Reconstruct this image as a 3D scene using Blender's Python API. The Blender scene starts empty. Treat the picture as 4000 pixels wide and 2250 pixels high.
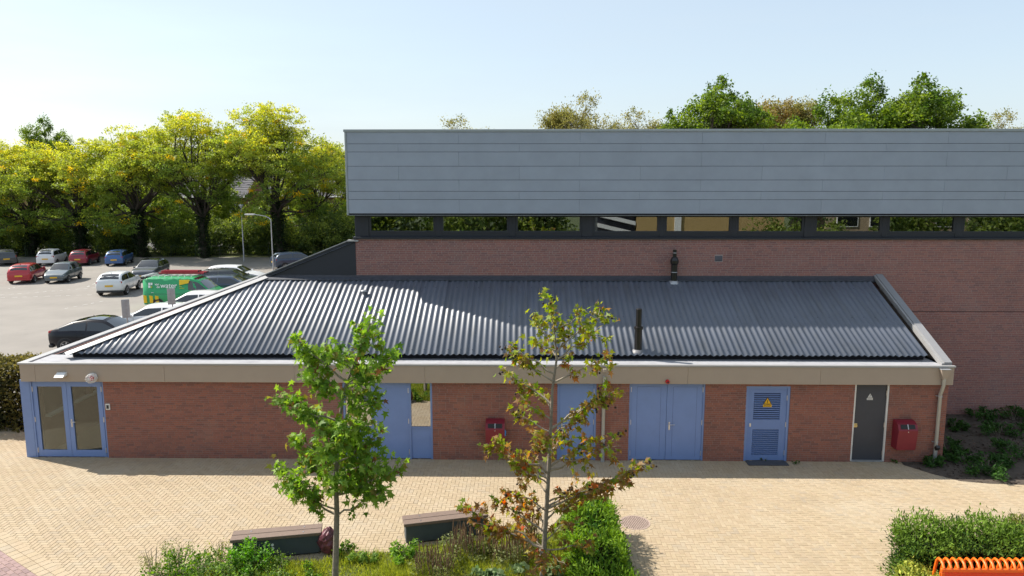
import bpy, math, random
import numpy as np
from mathutils import Vector, Matrix

R = math.radians
scene = bpy.context.scene
COL = scene.collection

# ------------------------------------------------------------------ camera
H = 8.03                      # camera height above the plaza
FOC = 2826.0                  # focal length in photo pixels (4000 wide)
PITCH, YAW = R(8.45), R(0.8)
camd = bpy.data.cameras.new('Camera')
camd.sensor_width = 36.0
camd.lens = FOC / 4000 * 36.0
camd.clip_start, camd.clip_end = 0.1, 3000
cam = bpy.data.objects.new('Camera', camd)
COL.objects.link(cam)
cam.location = (0, 0, H)
cam.rotation_euler = (R(90) - PITCH, 0, YAW)
scene.camera = cam

# ------------------------------------------------------------------ sky, sun, exposure
SUN_DIR = Vector((-5.73, 2.24, 6.05)).normalized()      # towards the sun
SUN_EL = math.asin(SUN_DIR.z)
SUN_AZ = math.atan2(SUN_DIR.x, SUN_DIR.y)                # clockwise from +Y
world = bpy.data.worlds.new('World')
scene.world = world
world.use_nodes = True
wn = world.node_tree.nodes
wl = world.node_tree.links
wn.clear()
sky = wn.new('ShaderNodeTexSky')
sky.sky_type = 'NISHITA'
sky.sun_disc = False
sky.sun_elevation = SUN_EL
sky.sun_rotation = SUN_AZ
sky.altitude = 0
sky.air_density = 1.0
sky.dust_density = 1.4
sky.ozone_density = 0.0
bg = wn.new('ShaderNodeBackground')
bg.inputs['Strength'].default_value = 0.10
wo = wn.new('ShaderNodeOutputWorld')
# thin high cloud veil that evens out the sky
veil = wn.new('ShaderNodeMixRGB')
veil.inputs[2].default_value = (3.40, 3.95, 4.40, 1)
wtc = wn.new('ShaderNodeTexCoord')
wmp = wn.new('ShaderNodeMapping'); wmp.inputs['Scale'].default_value = (1.2, 1.2, 7.0); wmp.inputs['Rotation'].default_value = (0, R(8), 0)
wnz = wn.new('ShaderNodeTexNoise'); wnz.inputs['Scale'].default_value = 1.6; wnz.inputs['Detail'].default_value = 8; wnz.inputs['Roughness'].default_value = 0.6
wmr = wn.new('ShaderNodeMapRange')
wmr.inputs['From Min'].default_value = 0.35; wmr.inputs['From Max'].default_value = 0.75
wmr.inputs['To Min'].default_value = 0.55; wmr.inputs['To Max'].default_value = 0.75
wl.new(wtc.outputs['Generated'], wmp.inputs[0]); wl.new(wmp.outputs[0], wnz.inputs['Vector'])
wl.new(wnz.outputs[0], wmr.inputs[0]); wl.new(wmr.outputs[0], veil.inputs[0])
wl.new(sky.outputs[0], veil.inputs[1])
wl.new(veil.outputs[0], bg.inputs[0])
wl.new(bg.outputs[0], wo.inputs[0])

sund = bpy.data.lights.new('Sun', 'SUN')
sund.energy = 4.0
sund.angle = R(0.55)
sund.color = (1.0, 0.94, 0.84)
sun = bpy.data.objects.new('Sun', sund)
COL.objects.link(sun)
sun.rotation_euler = SUN_DIR.to_track_quat('Z', 'Y').to_euler()

scene.view_settings.view_transform = 'Standard'
scene.view_settings.look = 'None'
scene.view_settings.exposure = 1.05
scene.view_settings.gamma = 1.0
scene.view_settings.use_curve_mapping = False
scene.render.engine = 'CYCLES'
cy = scene.cycles
cy.use_denoising = True
try:
    cy.denoiser = 'OPENIMAGEDENOISE'
except Exception:
    pass
cy.max_bounces = 8
cy.transparent_max_bounces = 12
cy.diffuse_bounces = 3
cy.glossy_bounces = 3
cy.use_adaptive_sampling = True
cy.adaptive_threshold = 0.02
cy.caustics_reflective = False
cy.caustics_refractive = False

# ------------------------------------------------------------------ photo pixel -> place
CAM_R = Matrix.Rotation(YAW, 3, 'Z') @ Matrix.Rotation(R(90) - PITCH, 3, 'X')
def ray(px, py):
    return CAM_R @ Vector(((px - 2000) / FOC, -(py - 1125) / FOC, -1.0))
def on_z(px, py, z=0.0):
    d = ray(px, py); t = (z - H) / d.z
    return Vector((d.x * t, d.y * t, z))
def on_y(px, py, y):
    d = ray(px, py); t = y / d.y
    return Vector((d.x * t, y, H + d.z * t))

# ------------------------------------------------------------------ scene helpers
def tag(o, label=None, cat=None, group=None, kind=None):
    if label: o['label'] = label
    if cat: o['category'] = cat
    if group: o['group'] = group
    if kind: o['kind'] = kind
    return o
def empty(name, loc=(0, 0, 0), rz=0.0, label=None, cat=None, group=None):
    o = bpy.data.objects.new(name, None)
    COL.objects.link(o)
    o.location = loc
    o.rotation_euler = (0, 0, rz)
    o.empty_display_size = 0.2
    return tag(o, label, cat, group)
def link(name, mesh, parent=None, loc=None, rot=None):
    o = bpy.data.objects.new(name, mesh)
    COL.objects.link(o)
    if parent is not None: o.parent = parent
    if loc is not None: o.location = loc
    if rot is not None: o.rotation_euler = rot
    return o

class MB:
    """collects faces of one part"""
    def __init__(self):
        self.v = []; self.f = []; self.m = []; self.s = []
    def add(self, vs, fs, m=0, smooth=False):
        b = len(self.v)
        self.v += [tuple(p) for p in vs]
        for f in fs:
            self.f.append(tuple(b + i for i in f)); self.m.append(m); self.s.append(smooth)
        return self
    def box(self, x0, x1, y0, y1, z0, z1, m=0, bottom=True):
        vs = [(x0,y0,z0),(x1,y0,z0),(x1,y1,z0),(x0,y1,z0),(x0,y0,z1),(x1,y0,z1),(x1,y1,z1),(x0,y1,z1)]
        fs = [(4,5,6,7),(0,1,5,4),(1,2,6,5),(2,3,7,6),(3,0,4,7)]
        if bottom: fs.append((3,2,1,0))
        return self.add(vs, fs, m)
    def bbox(self, x0, x1, y0, y1, z0, z1, b=0.01, m=0):
        """box with chamfered edges"""
        b = min(b, (x1-x0)*.45, (y1-y0)*.45, (z1-z0)*.45)
        xs, ys, zs = (x0, x1), (y0, y1), (z0, z1)
        vs = []; idx = {}
        for i in (0,1):
            for j in (0,1):
                for k in (0,1):
                    sx, sy, sz = (1 if i == 0 else -1), (1 if j == 0 else -1), (1 if k == 0 else -1)
                    X, Y, Z = xs[i], ys[j], zs[k]
                    for a, p in enumerate(((X, Y+sy*b, Z+sz*b), (X+sx*b, Y, Z+sz*b), (X+sx*b, Y+sy*b, Z))):
                        idx[i,j,k,a] = len(vs); vs.append(p)
        q = idx; fs = []
        fs += [(q[0,0,0,0],q[0,0,1,0],q[0,1,1,0],q[0,1,0,0]), (q[1,0,0,0],q[1,1,0,0],q[1,1,1,0],q[1,0,1,0])]
        fs += [(q[0,0,0,1],q[1,0,0,1],q[1,0,1,1],q[0,0,1,1]), (q[0,1,0,1],q[0,1,1,1],q[1,1,1,1],q[1,1,0,1])]
        fs += [(q[0,0,0,2],q[0,1,0,2],q[1,1,0,2],q[1,0,0,2]), (q[0,0,1,2],q[1,0,1,2],q[1,1,1,2],q[0,1,1,2])]
        for i in (0,1):
            for j in (0,1):
                fs.append((q[i,j,0,0],q[i,j,0,1],q[i,j,1,1],q[i,j,1,0]))
        for i in (0,1):
            for k in (0,1):
                fs.append((q[i,0,k,0],q[i,1,k,0],q[i,1,k,2],q[i,0,k,2]))
        for j in (0,1):
            for k in (0,1):
                fs.append((q[0,j,k,1],q[1,j,k,1],q[1,j,k,2],q[0,j,k,2]))
        for i in (0,1):
            for j in (0,1):
                for k in (0,1):
                    fs.append((q[i,j,k,0],q[i,j,k,1],q[i,j,k,2]))
        return self.add(vs, fs, m)
    def prism(self, pts, d, m=0):
        """polygon pts (3D) extruded by vector d"""
        n = len(pts); d = Vector(d)
        vs = [Vector(p) for p in pts] + [Vector(p) + d for p in pts]
        fs = [tuple(range(n)), tuple(range(2*n-1, n-1, -1))]
        fs += [(i, (i+1) % n, n + (i+1) % n, n + i) for i in range(n)]
        return self.add(vs, fs, m)
    def tube(self, pts, rs, n=8, m=0, cap=True, smooth=True):
        pts = [Vector(p) for p in pts]
        if not hasattr(rs, '__len__'): rs = [rs] * len(pts)
        vs = []; fs = []
        ref = None
        for i, p in enumerate(pts):
            t = (pts[min(i+1, len(pts)-1)] - pts[max(i-1, 0)])
            if t.length < 1e-9: t = Vector((0,0,1))
            t.normalize()
            if ref is None:
                ref = Vector((1,0,0)) if abs(t.x) < .9 else Vector((0,1,0))
            a = (ref - t * ref.dot(t)); a.normalize(); ref = a
            b = t.cross(a)
            for k in range(n):
                w = 2 * math.pi * k / n
                vs.append(p + (a * math.cos(w) + b * math.sin(w)) * rs[i])
        for i in range(len(pts) - 1):
            for k in range(n):
                k2 = (k + 1) % n
                fs.append((i*n+k, i*n+k2, (i+1)*n+k2, (i+1)*n+k))
        self.add(vs, fs, m, smooth)
        if cap:
            self.add([vs[k] for k in range(n)], [tuple(range(n-1, -1, -1))], m)
            self.add(vs[-n:], [tuple(range(n))], m)
        return self
    def lathe(self, prof, c=(0,0,0), n=16, m=0, smooth=True):
        """prof: list of (r, z) around vertical axis through c"""
        vs = []; fs = []
        for r, z in prof:
            for k in range(n):
                w = 2*math.pi*k/n
                vs.append((c[0]+r*math.cos(w), c[1]+r*math.sin(w), c[2]+z))
        for i in range(len(prof)-1):
            for k in range(n):
                k2 = (k+1) % n
                fs.append((i*n+k, i*n+k2, (i+1)*n+k2, (i+1)*n+k))
        return self.add(vs, fs, m, smooth)
    def ball(self, c, r, nu=10, nv=7, m=0, sq=(1,1,1)):
        prof = [(max(1e-4, r*math.sin(math.pi*j/nv)), -r*math.cos(math.pi*j/nv)) for j in range(nv+1)]
        vs = []; fs = []
        for rr, z in prof:
            for k in range(nu):
                w = 2*math.pi*k/nu
                vs.append((c[0]+rr*math.cos(w)*sq[0], c[1]+rr*math.sin(w)*sq[1], c[2]+z*sq[2]))
        for i in range(nv):
            for k in range(nu):
                k2 = (k+1) % nu
                fs.append((i*nu+k, i*nu+k2, (i+1)*nu+k2, (i+1)*nu+k))
        return self.add(vs, fs, m, True)
    def xf(self, mat):
        self.v = [tuple(mat @ Vector(p)) for p in self.v]
        return self
    def mesh(self, name, mats):
        me = bpy.data.meshes.new(name)
        me.from_pydata(self.v, [], self.f)
        if not isinstance(mats, (list, tuple)): mats = [mats]
        for mt in mats: me.materials.append(mt)
        me.polygons.foreach_set('material_index', np.array(self.m, dtype=np.int32))
        me.polygons.foreach_set('use_smooth', np.array(self.s, dtype=bool))
        me.update()
        return me
    def build(self, name, mats, parent=None, loc=None, rot=None):
        return link(name, self.mesh(name, mats), parent, loc, rot)

def quads_mesh(name, V, mat, col=None, per=4):
    """V (N,per,3) separate polygons; col (N,3) linear colours stored on the points"""
    N = V.shape[0]
    me = bpy.data.meshes.new(name)
    me.vertices.add(N * per)
    me.vertices.foreach_set('co', V.reshape(-1).astype(np.float32))
    me.loops.add(N * per)
    me.loops.foreach_set('vertex_index', np.arange(N * per, dtype=np.int32))
    me.polygons.add(N)
    me.polygons.foreach_set('loop_start', np.arange(0, N * per, per, dtype=np.int32))
    me.polygons.foreach_set('loop_total', np.full(N, per, dtype=np.int32))
    if col is not None:
        at = me.color_attributes.new('Col', 'FLOAT_COLOR', 'POINT')
        c = np.ones((N, per, 4), dtype=np.float32)
        c[:, :, :3] = col[:, None, :]
        at.data.foreach_set('color', c.reshape(-1))
    me.materials.append(mat)
    me.update(calc_edges=True)
    return me

# ------------------------------------------------------------------ materials
MATS = {}
def nodes_of(name):
    m = bpy.data.materials.new(name)
    m.use_nodes = True
    nt = m.node_tree
    nt.nodes.clear()
    out = nt.nodes.new('ShaderNodeOutputMaterial')
    return m, nt, out
def rnd_value(nt):
    """0..1 value that differs per loose piece and per object"""
    g = nt.nodes.new('ShaderNodeNewGeometry')
    o = nt.nodes.new('ShaderNodeObjectInfo')
    a = nt.nodes.new('ShaderNodeMath'); a.operation = 'ADD'
    nt.links.new(g.outputs['Random Per Island'], a.inputs[0])
    nt.links.new(o.outputs['Random'], a.inputs[1])
    f = nt.nodes.new('ShaderNodeMath'); f.operation = 'FRACT'
    nt.links.new(a.outputs[0], f.inputs[0])
    return f.outputs[0]
def M(name, col, rough=0.6, metal=0.0, var=0.08, scale=6.0, bump=0.0, bscale=60.0, island=0.0, spec=0.5,
      coat=0.0, ramp=None, stain=None, stretch=None, emit=None):
    if name in MATS: return MATS[name]
    m, nt, out = nodes_of(name)
    L = nt.links.new
    p = nt.nodes.new('ShaderNodeBsdfPrincipled')
    L(p.outputs[0], out.inputs[0])
    p.inputs['Roughness'].default_value = rough
    p.inputs['Metallic'].default_value = metal
    p.inputs['Specular IOR Level'].default_value = spec
    if coat:
        p.inputs['Coat Weight'].default_value = coat
        p.inputs['Coat Roughness'].default_value = 0.06
    tc = nt.nodes.new('ShaderNodeNewGeometry').outputs['Position']
    if stretch:
        mp = nt.nodes.new('ShaderNodeVectorMath'); mp.operation = 'MULTIPLY'
        mp.inputs[1].default_value = stretch
        L(tc, mp.inputs[0]); tc = mp.outputs[0]
    if ramp:
        cr = nt.nodes.new('ShaderNodeValToRGB')
        while len(cr.color_ramp.elements) < len(ramp): cr.color_ramp.elements.new(0.5)
        for e, (pos, c) in zip(cr.color_ramp.elements, ramp):
            e.position = pos; e.color = (*c, 1)
        L(rnd_value(nt), cr.inputs[0])
        csrc = cr.outputs[0]
    else:
        rgb = nt.nodes.new('ShaderNodeRGB'); rgb.outputs[0].default_value = (*col, 1)
        csrc = rgb.outputs[0]
    if var:
        nz = nt.nodes.new('ShaderNodeTexNoise')
        nz.inputs['Scale'].default_value = scale
        nz.inputs['Detail'].default_value = 5
        nz.inputs['Roughness'].default_value = 0.62
        L(tc, nz.inputs['Vector'])
        mr = nt.nodes.new('ShaderNodeMapRange')
        mr.inputs['From Min'].default_value = 0.25; mr.inputs['From Max'].default_value = 0.75
        mr.inputs['To Min'].default_value = 1 - var; mr.inputs['To Max'].default_value = 1 + var
        L(nz.outputs[0], mr.inputs[0])
        hv = nt.nodes.new('ShaderNodeHueSaturation')
        L(mr.outputs[0], hv.inputs['Value']); L(csrc, hv.inputs['Color'])
        csrc = hv.outputs[0]
    if island:
        mr = nt.nodes.new('ShaderNodeMapRange')
        mr.inputs['To Min'].default_value = 1 - island; mr.inputs['To Max'].default_value = 1 + island
        L(rnd_value(nt), mr.inputs[0])
        hv = nt.nodes.new('ShaderNodeHueSaturation')
        L(mr.outputs[0], hv.inputs['Value']); L(csrc, hv.inputs['Color'])
        csrc = hv.outputs[0]
    for k_, st_ in enumerate(stain if isinstance(stain, list) else ([stain] if stain else [])):
        scol, sscale, lo, hi, amt = st_
        nz = nt.nodes.new('ShaderNodeTexNoise')
        nz.noise_dimensions = '4D'; nz.inputs['W'].default_value = 3.7 * k_
        nz.inputs['Scale'].default_value = sscale; nz.inputs['Detail'].default_value = 7
        nz.inputs['Roughness'].default_value = 0.65
        L(tc, nz.inputs['Vector'])
        mr = nt.nodes.new('ShaderNodeMapRange')
        mr.inputs['From Min'].default_value = lo; mr.inputs['From Max'].default_value = hi
        mr.inputs['To Min'].default_value = 0; mr.inputs['To Max'].default_value = amt
        L(nz.outputs[0], mr.inputs[0])
        mx = nt.nodes.new('ShaderNodeMixRGB')
        L(mr.outputs[0], mx.inputs[0]); L(csrc, mx.inputs[1]); mx.inputs[2].default_value = (*scol, 1)
        csrc = mx.outputs[0]
    L(csrc, p.inputs['Base Color'])
    if bump:
        nb = nt.nodes.new('ShaderNodeTexNoise')
        nb.inputs['Scale'].default_value = bscale; nb.inputs['Detail'].default_value = 4
        L(tc, nb.inputs['Vector'])
        bp = nt.nodes.new('ShaderNodeBump')
        bp.inputs['Strength'].default_value = bump; bp.inputs['Distance'].default_value = 0.01
        L(nb.outputs[0], bp.inputs['Height']); L(bp.outputs[0], p.inputs['Normal'])
    MATS[name] = m
    return m
def glass(name, tint=(0.75, 0.8, 0.8), refl=0.10, ior=1.6):
    if name in MATS: return MATS[name]
    m, nt, out = nodes_of(name)
    L = nt.links.new
    tr = nt.nodes.new('ShaderNodeBsdfTransparent'); tr.inputs[0].default_value = (*tint, 1)
    gl = nt.nodes.new('ShaderNodeBsdfGlossy'); gl.inputs['Roughness'].default_value = 0.0
    gl.inputs[0].default_value = (0.95, 0.97, 1, 1)
    fr = nt.nodes.new('ShaderNodeFresnel'); fr.inputs['IOR'].default_value = ior
    ad = nt.nodes.new('ShaderNodeMath'); ad.operation = 'ADD'; ad.use_clamp = True
    ad.inputs[1].default_value = refl
    L(fr.outputs[0], ad.inputs[0])
    mx = nt.nodes.new('ShaderNodeMixShader')
    L(ad.outputs[0], mx.inputs[0]); L(tr.outputs[0], mx.inputs[1]); L(gl.outputs[0], mx.inputs[2])
    L(mx.outputs[0], out.inputs[0])
    MATS[name] = m
    return m
def leafmat(name, trans=0.5, rough=0.55, var=0.22, spec=0.35):
    """leaf colour comes from the point colours, with a little variation per leaf"""
    if name in MATS: return MATS[name]
    m, nt, out = nodes_of(name)
    L = nt.links.new
    at = nt.nodes.new('ShaderNodeVertexColor'); at.layer_name = 'Col'
    mr = nt.nodes.new('ShaderNodeMapRange')
    mr.inputs['To Min'].default_value = 1 - var; mr.inputs['To Max'].default_value = 1 + var
    L(rnd_value(nt), mr.inputs[0])
    hv = nt.nodes.new('ShaderNodeHueSaturation')
    L(mr.outputs[0], hv.inputs['Value']); L(at.outputs[0], hv.inputs['Color'])
    p = nt.nodes.new('ShaderNodeBsdfPrincipled')
    p.inputs['Roughness'].default_value = rough
    p.inputs['Specular IOR Level'].default_value = spec
    L(hv.outputs[0], p.inputs['Base Color'])
    t = nt.nodes.new('ShaderNodeBsdfTranslucent')
    h2 = nt.nodes.new('ShaderNodeHueSaturation')
    h2.inputs['Saturation'].default_value = 1.1; h2.inputs['Value'].default_value = 1.25
    L(hv.outputs[0], h2.inputs['Color']); L(h2.outputs[0], t.inputs[0])
    mx = nt.nodes.new('ShaderNodeMixShader'); mx.inputs[0].default_value = trans
    L(p.outputs[0], mx.inputs[1]); L(t.outputs[0], mx.inputs[2]); L(mx.outputs[0], out.inputs[0])
    MATS[name] = m
    return m

BRICK = M('facade_brick', (0,0,0), rough=0.85, var=0.16, scale=30, bump=0.35, bscale=90,
          ramp=[(0.0,(.235,.094,.070)),(0.3,(.295,.113,.080)),(0.55,(.325,.122,.082)),(0.8,(.27,.108,.084)),(1.0,(.195,.085,.070))],
          stain=[((.34,.27,.23), 0.8, .55, .8, .3), ((.10,.06,.055), 0.5, .5, .75, .45), ((.42,.36,.32), 5.0, .68, .8, .4)])
BRICK_H = M('hall_brick', (0,0,0), rough=0.88, var=0.16, scale=30, bump=0.35, bscale=90,
          ramp=[(0.0,(.27,.128,.112)),(0.3,(.32,.146,.124)),(0.55,(.355,.158,.128)),(0.8,(.30,.143,.130)),(1.0,(.24,.120,.112))],
          stain=[((.34,.28,.26), 0.7, .5, .8, .35), ((.12,.075,.075), 0.4, .5, .75, .45), ((.45,.40,.38), 5.0, .68, .8, .4)])
MORTAR = M('mortar', (.28,.21,.18), rough=0.95, var=0.2, scale=14)
MORTAR_H = M('hall_mortar', (.38,.31,.295), rough=0.95, var=0.2, scale=14)
PAVER = M('yellow_paver', (0,0,0), rough=0.9, var=0.10, scale=18, bump=0.25, bscale=120,
          ramp=[(0.0,(.345,.265,.17)),(0.35,(.38,.297,.192)),(0.6,(.372,.285,.188)),(0.85,(.395,.312,.207)),(1.0,(.335,.268,.188))],
          stain=[((.44,.385,.295), 0.55, .48, .75, .55), ((.22,.18,.13), 0.9, .55, .8, .55), ((.14,.12,.10), 6.0, .66, .78, .5)])
PAVER_P = M('purple_paver', (0,0,0), rough=0.9, var=0.12, scale=18,
          ramp=[(0.0,(.25,.165,.155)),(0.5,(.31,.21,.195)),(1.0,(.22,.15,.145))])
JOINT = M('paver_joint', (.26,.195,.125), rough=1.0, var=0.25, scale=9)
ASPHALT = M('car_park_surface', (.225,.205,.185), rough=0.93, var=0.13, scale=0.35, stain=[((.16,.145,.13), 0.12, .5, .72, .5), ((.11,.10,.095), 0.7, .62, .78, .5), ((.28,.26,.24), 0.35, .6, .75, .4)], bump=0.2, bscale=40)
SOILG = M('bed_ground', (.10,.115,.035), rough=1.0, var=0.5, scale=3, stain=((.10,.075,.05), 1.2, .5, .7, .8))
SOIL = M('soil', (.075,.058,.045), rough=1.0, var=0.35, scale=5, bump=0.8, bscale=14)
GRASS_G = M('grass_ground', (.075,.095,.028), rough=1.0, var=0.35, scale=1.2)
DARKSTEEL = M('dark_clad', (.020,.023,.034), rough=0.5, var=0.12, scale=5)
FRAME_D = M('window_frame_dark', (.017,.020,.032), rough=0.45, var=0.1)
CLAD = M('zinc_panel', (.305,.345,.42), rough=0.55, metal=0.1, var=0.07, scale=1.3, island=0.02, bump=0.05, bscale=200)
CLADEDGE = M('zinc_edge', (.31,.34,.355), rough=0.45, metal=0.4, var=0.06)
ALU = M('aluminium_cap', (.36,.355,.355), rough=0.5, metal=0.25, var=0.06, scale=3)
FASCIA = M('beige_fascia', (.375,.305,.245), rough=0.6, var=0.04, scale=2, bump=0.04, bscale=150)
BITUMEN = M('gutter_bitumen', (.33,.33,.35), rough=0.85, var=0.16, scale=3.5, stain=((.18,.18,.2), 1.3, .5, .75, .6))
SHEET = M('corrugated_sheet', (.090,.103,.135), rough=0.48, var=0.12, scale=2.2, island=0.09, spec=0.85,
          stain=[((.14,.145,.15), 3.0, .52, .8, .45), ((.05,.05,.04), 1.1, .5, .75, .5)], stretch=(3.0, 0.6, 0.6))
DARKGAP = M('dark_board', (.012,.012,.018), rough=0.9, var=0.1)
BLUE = M('blue_door_paint', (.175,.265,.525), rough=0.42, var=0.05, scale=2.5)
BLUE_F = M('blue_frame_paint', (.18,.265,.51), rough=0.45, var=0.05)
LOUVRE = M('louvre_blue', (.155,.24,.49), rough=0.45, var=0.05)
CHARCOAL = M('charcoal_door_paint', (.045,.05,.065), rough=0.5, var=0.06)
WHITE = M('white_paint', (.72,.71,.69), rough=0.5, var=0.05)
STEEL = M('steel', (.62,.62,.64), rough=0.3, metal=0.85, var=0.05)
GALV = M('galvanised', (.42,.43,.45), rough=0.45, metal=0.5, var=0.15, scale=8)
PIPE = M('pvc_pipe', (.42,.40,.345), rough=0.4, var=0.06)
BLACKPIPE = M('flue_black', (.014,.013,.014), rough=0.28, var=0.05)
RED = M('bin_red', (.20,.012,.026), rough=0.45, var=0.08, scale=5)
BLACK = M('black', (.012,.012,.013), rough=0.6, var=0.0)
RUBBER = M('tyre_rubber', (.018,.018,.019), rough=0.85, var=0.1)
PLASTIC_D = M('dark_plastic', (.025,.025,.028), rough=0.6, var=0.05)
YELLOW = M('sign_yellow', (.75,.42,.015), rough=0.5, var=0.03)
PLATE = M('plate_yellow', (.72,.42,.02), rough=0.5, var=0.03)
WOOD = M('bench_wood', (.17,.12,.095), rough=0.75, var=0.25, scale=10, stretch=(1, 9, 9))
BENCHSIDE = M('bench_panel', (.05,.066,.08), rough=0.6, var=0.12)
IRON = M('grate_iron', (.42,.32,.27), rough=0.7, metal=0.3, var=0.2, scale=20)
ORANGE = M('orange_steel', (.78,.06,.012), rough=0.4, var=0.04)
ORANGE_LIT = M('orange_lit', (.88,.145,.010), rough=0.4, var=0.04)  # yellower copy of the bench orange, highlights put into the colour
STONE = M('maroon_stone', (.12,.03,.042), rough=0.4, var=0.8, scale=9, bump=0.9, bscale=12)
BARK = M('bark_grey', (.215,.185,.15), rough=0.95, var=0.3, scale=14, bump=0.8, bscale=40)
BARK_D = M('bark_dark', (.055,.045,.036), rough=0.95, var=0.3, scale=8, bump=0.8, bscale=20)
TWIG = M('twig', (.30,.25,.19), rough=0.9, var=0.2)
FLOORIN = M('inside_floor', (.13,.145,.13), rough=0.5, var=0.1)
WALLIN = M('inside_wall', (.36,.41,.40), rough=0.9, var=0.05)
GLASS = glass('door_glass', (.80,.86,.84), 0.02, 1.5)
GLASS_H = glass('hall_glass', (.60,.65,.65), 0.19, 1.6)
CARGLASS = M('car_glass', (.012,.015,.018), rough=0.06, var=0.0, spec=0.9, coat=0.6)
LAMPGLASS = M('lamp_glass', (.55,.57,.58), rough=0.15, var=0.0)
TAIL = M('tail_light', (.35,.008,.012), rough=0.2, var=0.0, coat=0.5)
LEAF = leafmat('leaf')
LEAF_T = leafmat('leaf_thin', trans=0.5)
NEEDLE = leafmat('needle', trans=0.35, var=0.35, rough=.7, spec=.12)
# ================================================================== SETTING
YF = 20.05                    # front wall of the annex
YH = 24.40                    # front wall of the hall
YC = 24.00                    # cladding of the hall
rng = random.Random(7)

def inside(p, poly):
    x, y = p; c = False
    n = len(poly)
    for i in range(n):
        x1, y1 = poly[i]; x2, y2 = poly[(i+1) % n]
        if (y1 > y) != (y2 > y) and x < (x2-x1)*(y-y1)/(y2-y1)+x1: c = not c
    return c
def gpoly(pts):
    return [tuple(on_z(*p).xy) for p in pts]
def sheet(name, poly, z, mat, kind='structure'):
    o = MB().add([(x, y, z) for x, y in poly], [tuple(range(len(poly)))]).build(name, mat)
    if o.data.polygons[0].normal.z < 0: o.data.flip_normals()
    return tag(o, kind=kind)

# ground sheet to the horizon
g = MB().add([(-1500,-600,-.03),(1500,-600,-.03),(1500,2400,-.03),(-1500,2400,-.03)], [(0,1,2,3)]).build('ground', GRASS_G)
tag(g, kind='structure')
carpark = sheet('car_park', [(-75,22.9),(-14.9,22.9),(-14.9,47),(60,47),(60,76.0),(-75,76.0)], -.020, ASPHALT)
street = sheet('street', [(-160,84.5),(120,84.5),(120,94),(-160,94)], -.018, M('street_asphalt', (.12,.115,.11), rough=.95, var=.1, scale=.3))
plaza_base = sheet('plaza', [(-26,8),(24,8),(24,YF+.2),(-14.3,YF+.2),(-14.3,22.9),(-26,22.9)], 0.0, JOINT)

BED = gpoly([(520,2300),(700,2232),(900,2205),(1250,2192),(1500,2160),(1640,2140),(1800,2125),(2130,2085),(2215,1990),(2260,1935),(2385,1950),(2500,2300)])
BED = BED + [(2.6, 10.0), (-7.2, 10.0)]
bed = sheet('planting_bed', BED, 0.010, SOILG)
RBED = gpoly([(3530,1818),(3640,1852),(3750,1880),(3860,1890),(4300,1905)]) + [(26, 18.0), (26, YH+.1), (11.7, YH+.1)]
rbed = sheet('shrub_bed', RBED, 0.012, SOIL)

# paving: herringbone of yellow bricks, purple field in the corner, two border rows
pl0, pl1 = on_z(0, 2150).xy, on_z(145, 2250).xy
pdir = (pl1 - pl0).normalized(); pnor = Vector((-pdir.y, pdir.x))       # pnor points to the yellow side
if pnor.dot(Vector((0, 16)) - pl0) < 0: pnor = -pnor
MAN = on_z(2480, 2043).xy
W = 0.1045
def paver_ok(x, y):
    if y > YF + .06 and x > -14.30: return 0
    if y > 22.85: return 0
    for P_ in (BED, RBED):
        if all(inside((x+a, y+b), P_) for a in (-.11, .11) for b in (-.11, .11)): return 0
    if (Vector((x, y)) - MAN).length < .40: return 0
    d = (Vector((x, y)) - pl0).dot(pnor)
    if d < .0: return 2
    if d < .33: return 3
    return 1
pav = []       # (cx, cy, half length, half width, angle, kind)
j0, j1 = int(10.8 / W), int(22.8 / W)
for j in range(j0, j1):
    for i in range(int(-19.5 / W), int(19 / W)):
        k = (-i - j) % 4
        if (i + j) % 4 == 0:
            cx, cy, a = (i + 1) * W, (j + .5) * W, 0.0
        elif (i + j) % 4 == 3:
            continue
        elif (i + j) % 4 == 2:
            cx, cy, a = (i + .5) * W, (j + 1) * W, math.pi / 2
        else:
            continue
        # herringbone: the upright brick starts one row up, next to the end of the flat one
        if paver_ok(cx, cy) != 1: continue
        if cy > 20.3 and cx < -19: continue
        pav.append((cx, cy, W - .003, W/2 - .003, a, 1))
pu = [p for p in pav]
# purple field (45 degrees to the yellow one)
ang = math.atan2(pdir.y, pdir.x)
for a_ in range(-4, 34):
    for b_ in range(0, 26):
        s = (a_ % 2)
        c = pl0 + pdir * ((b_ + .5 * s) * 2 * W - 1.5) - pnor * ((a_ + .5) * W)
        if paver_ok(c.x, c.y) == 2 and c.y > 10.8:
            pav.append((c.x, c.y, W - .003, W/2 - .003, ang, 2))
for row in range(2):
    for b_ in range(-12, 46):
        c = pl0 + pdir * (b_ * .2) + pnor * (.105 + row * .215)
        if c.y < 21 and c.y > 10.5:
            pav.append((c.x, c.y, .097, .104, ang, 1))
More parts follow.
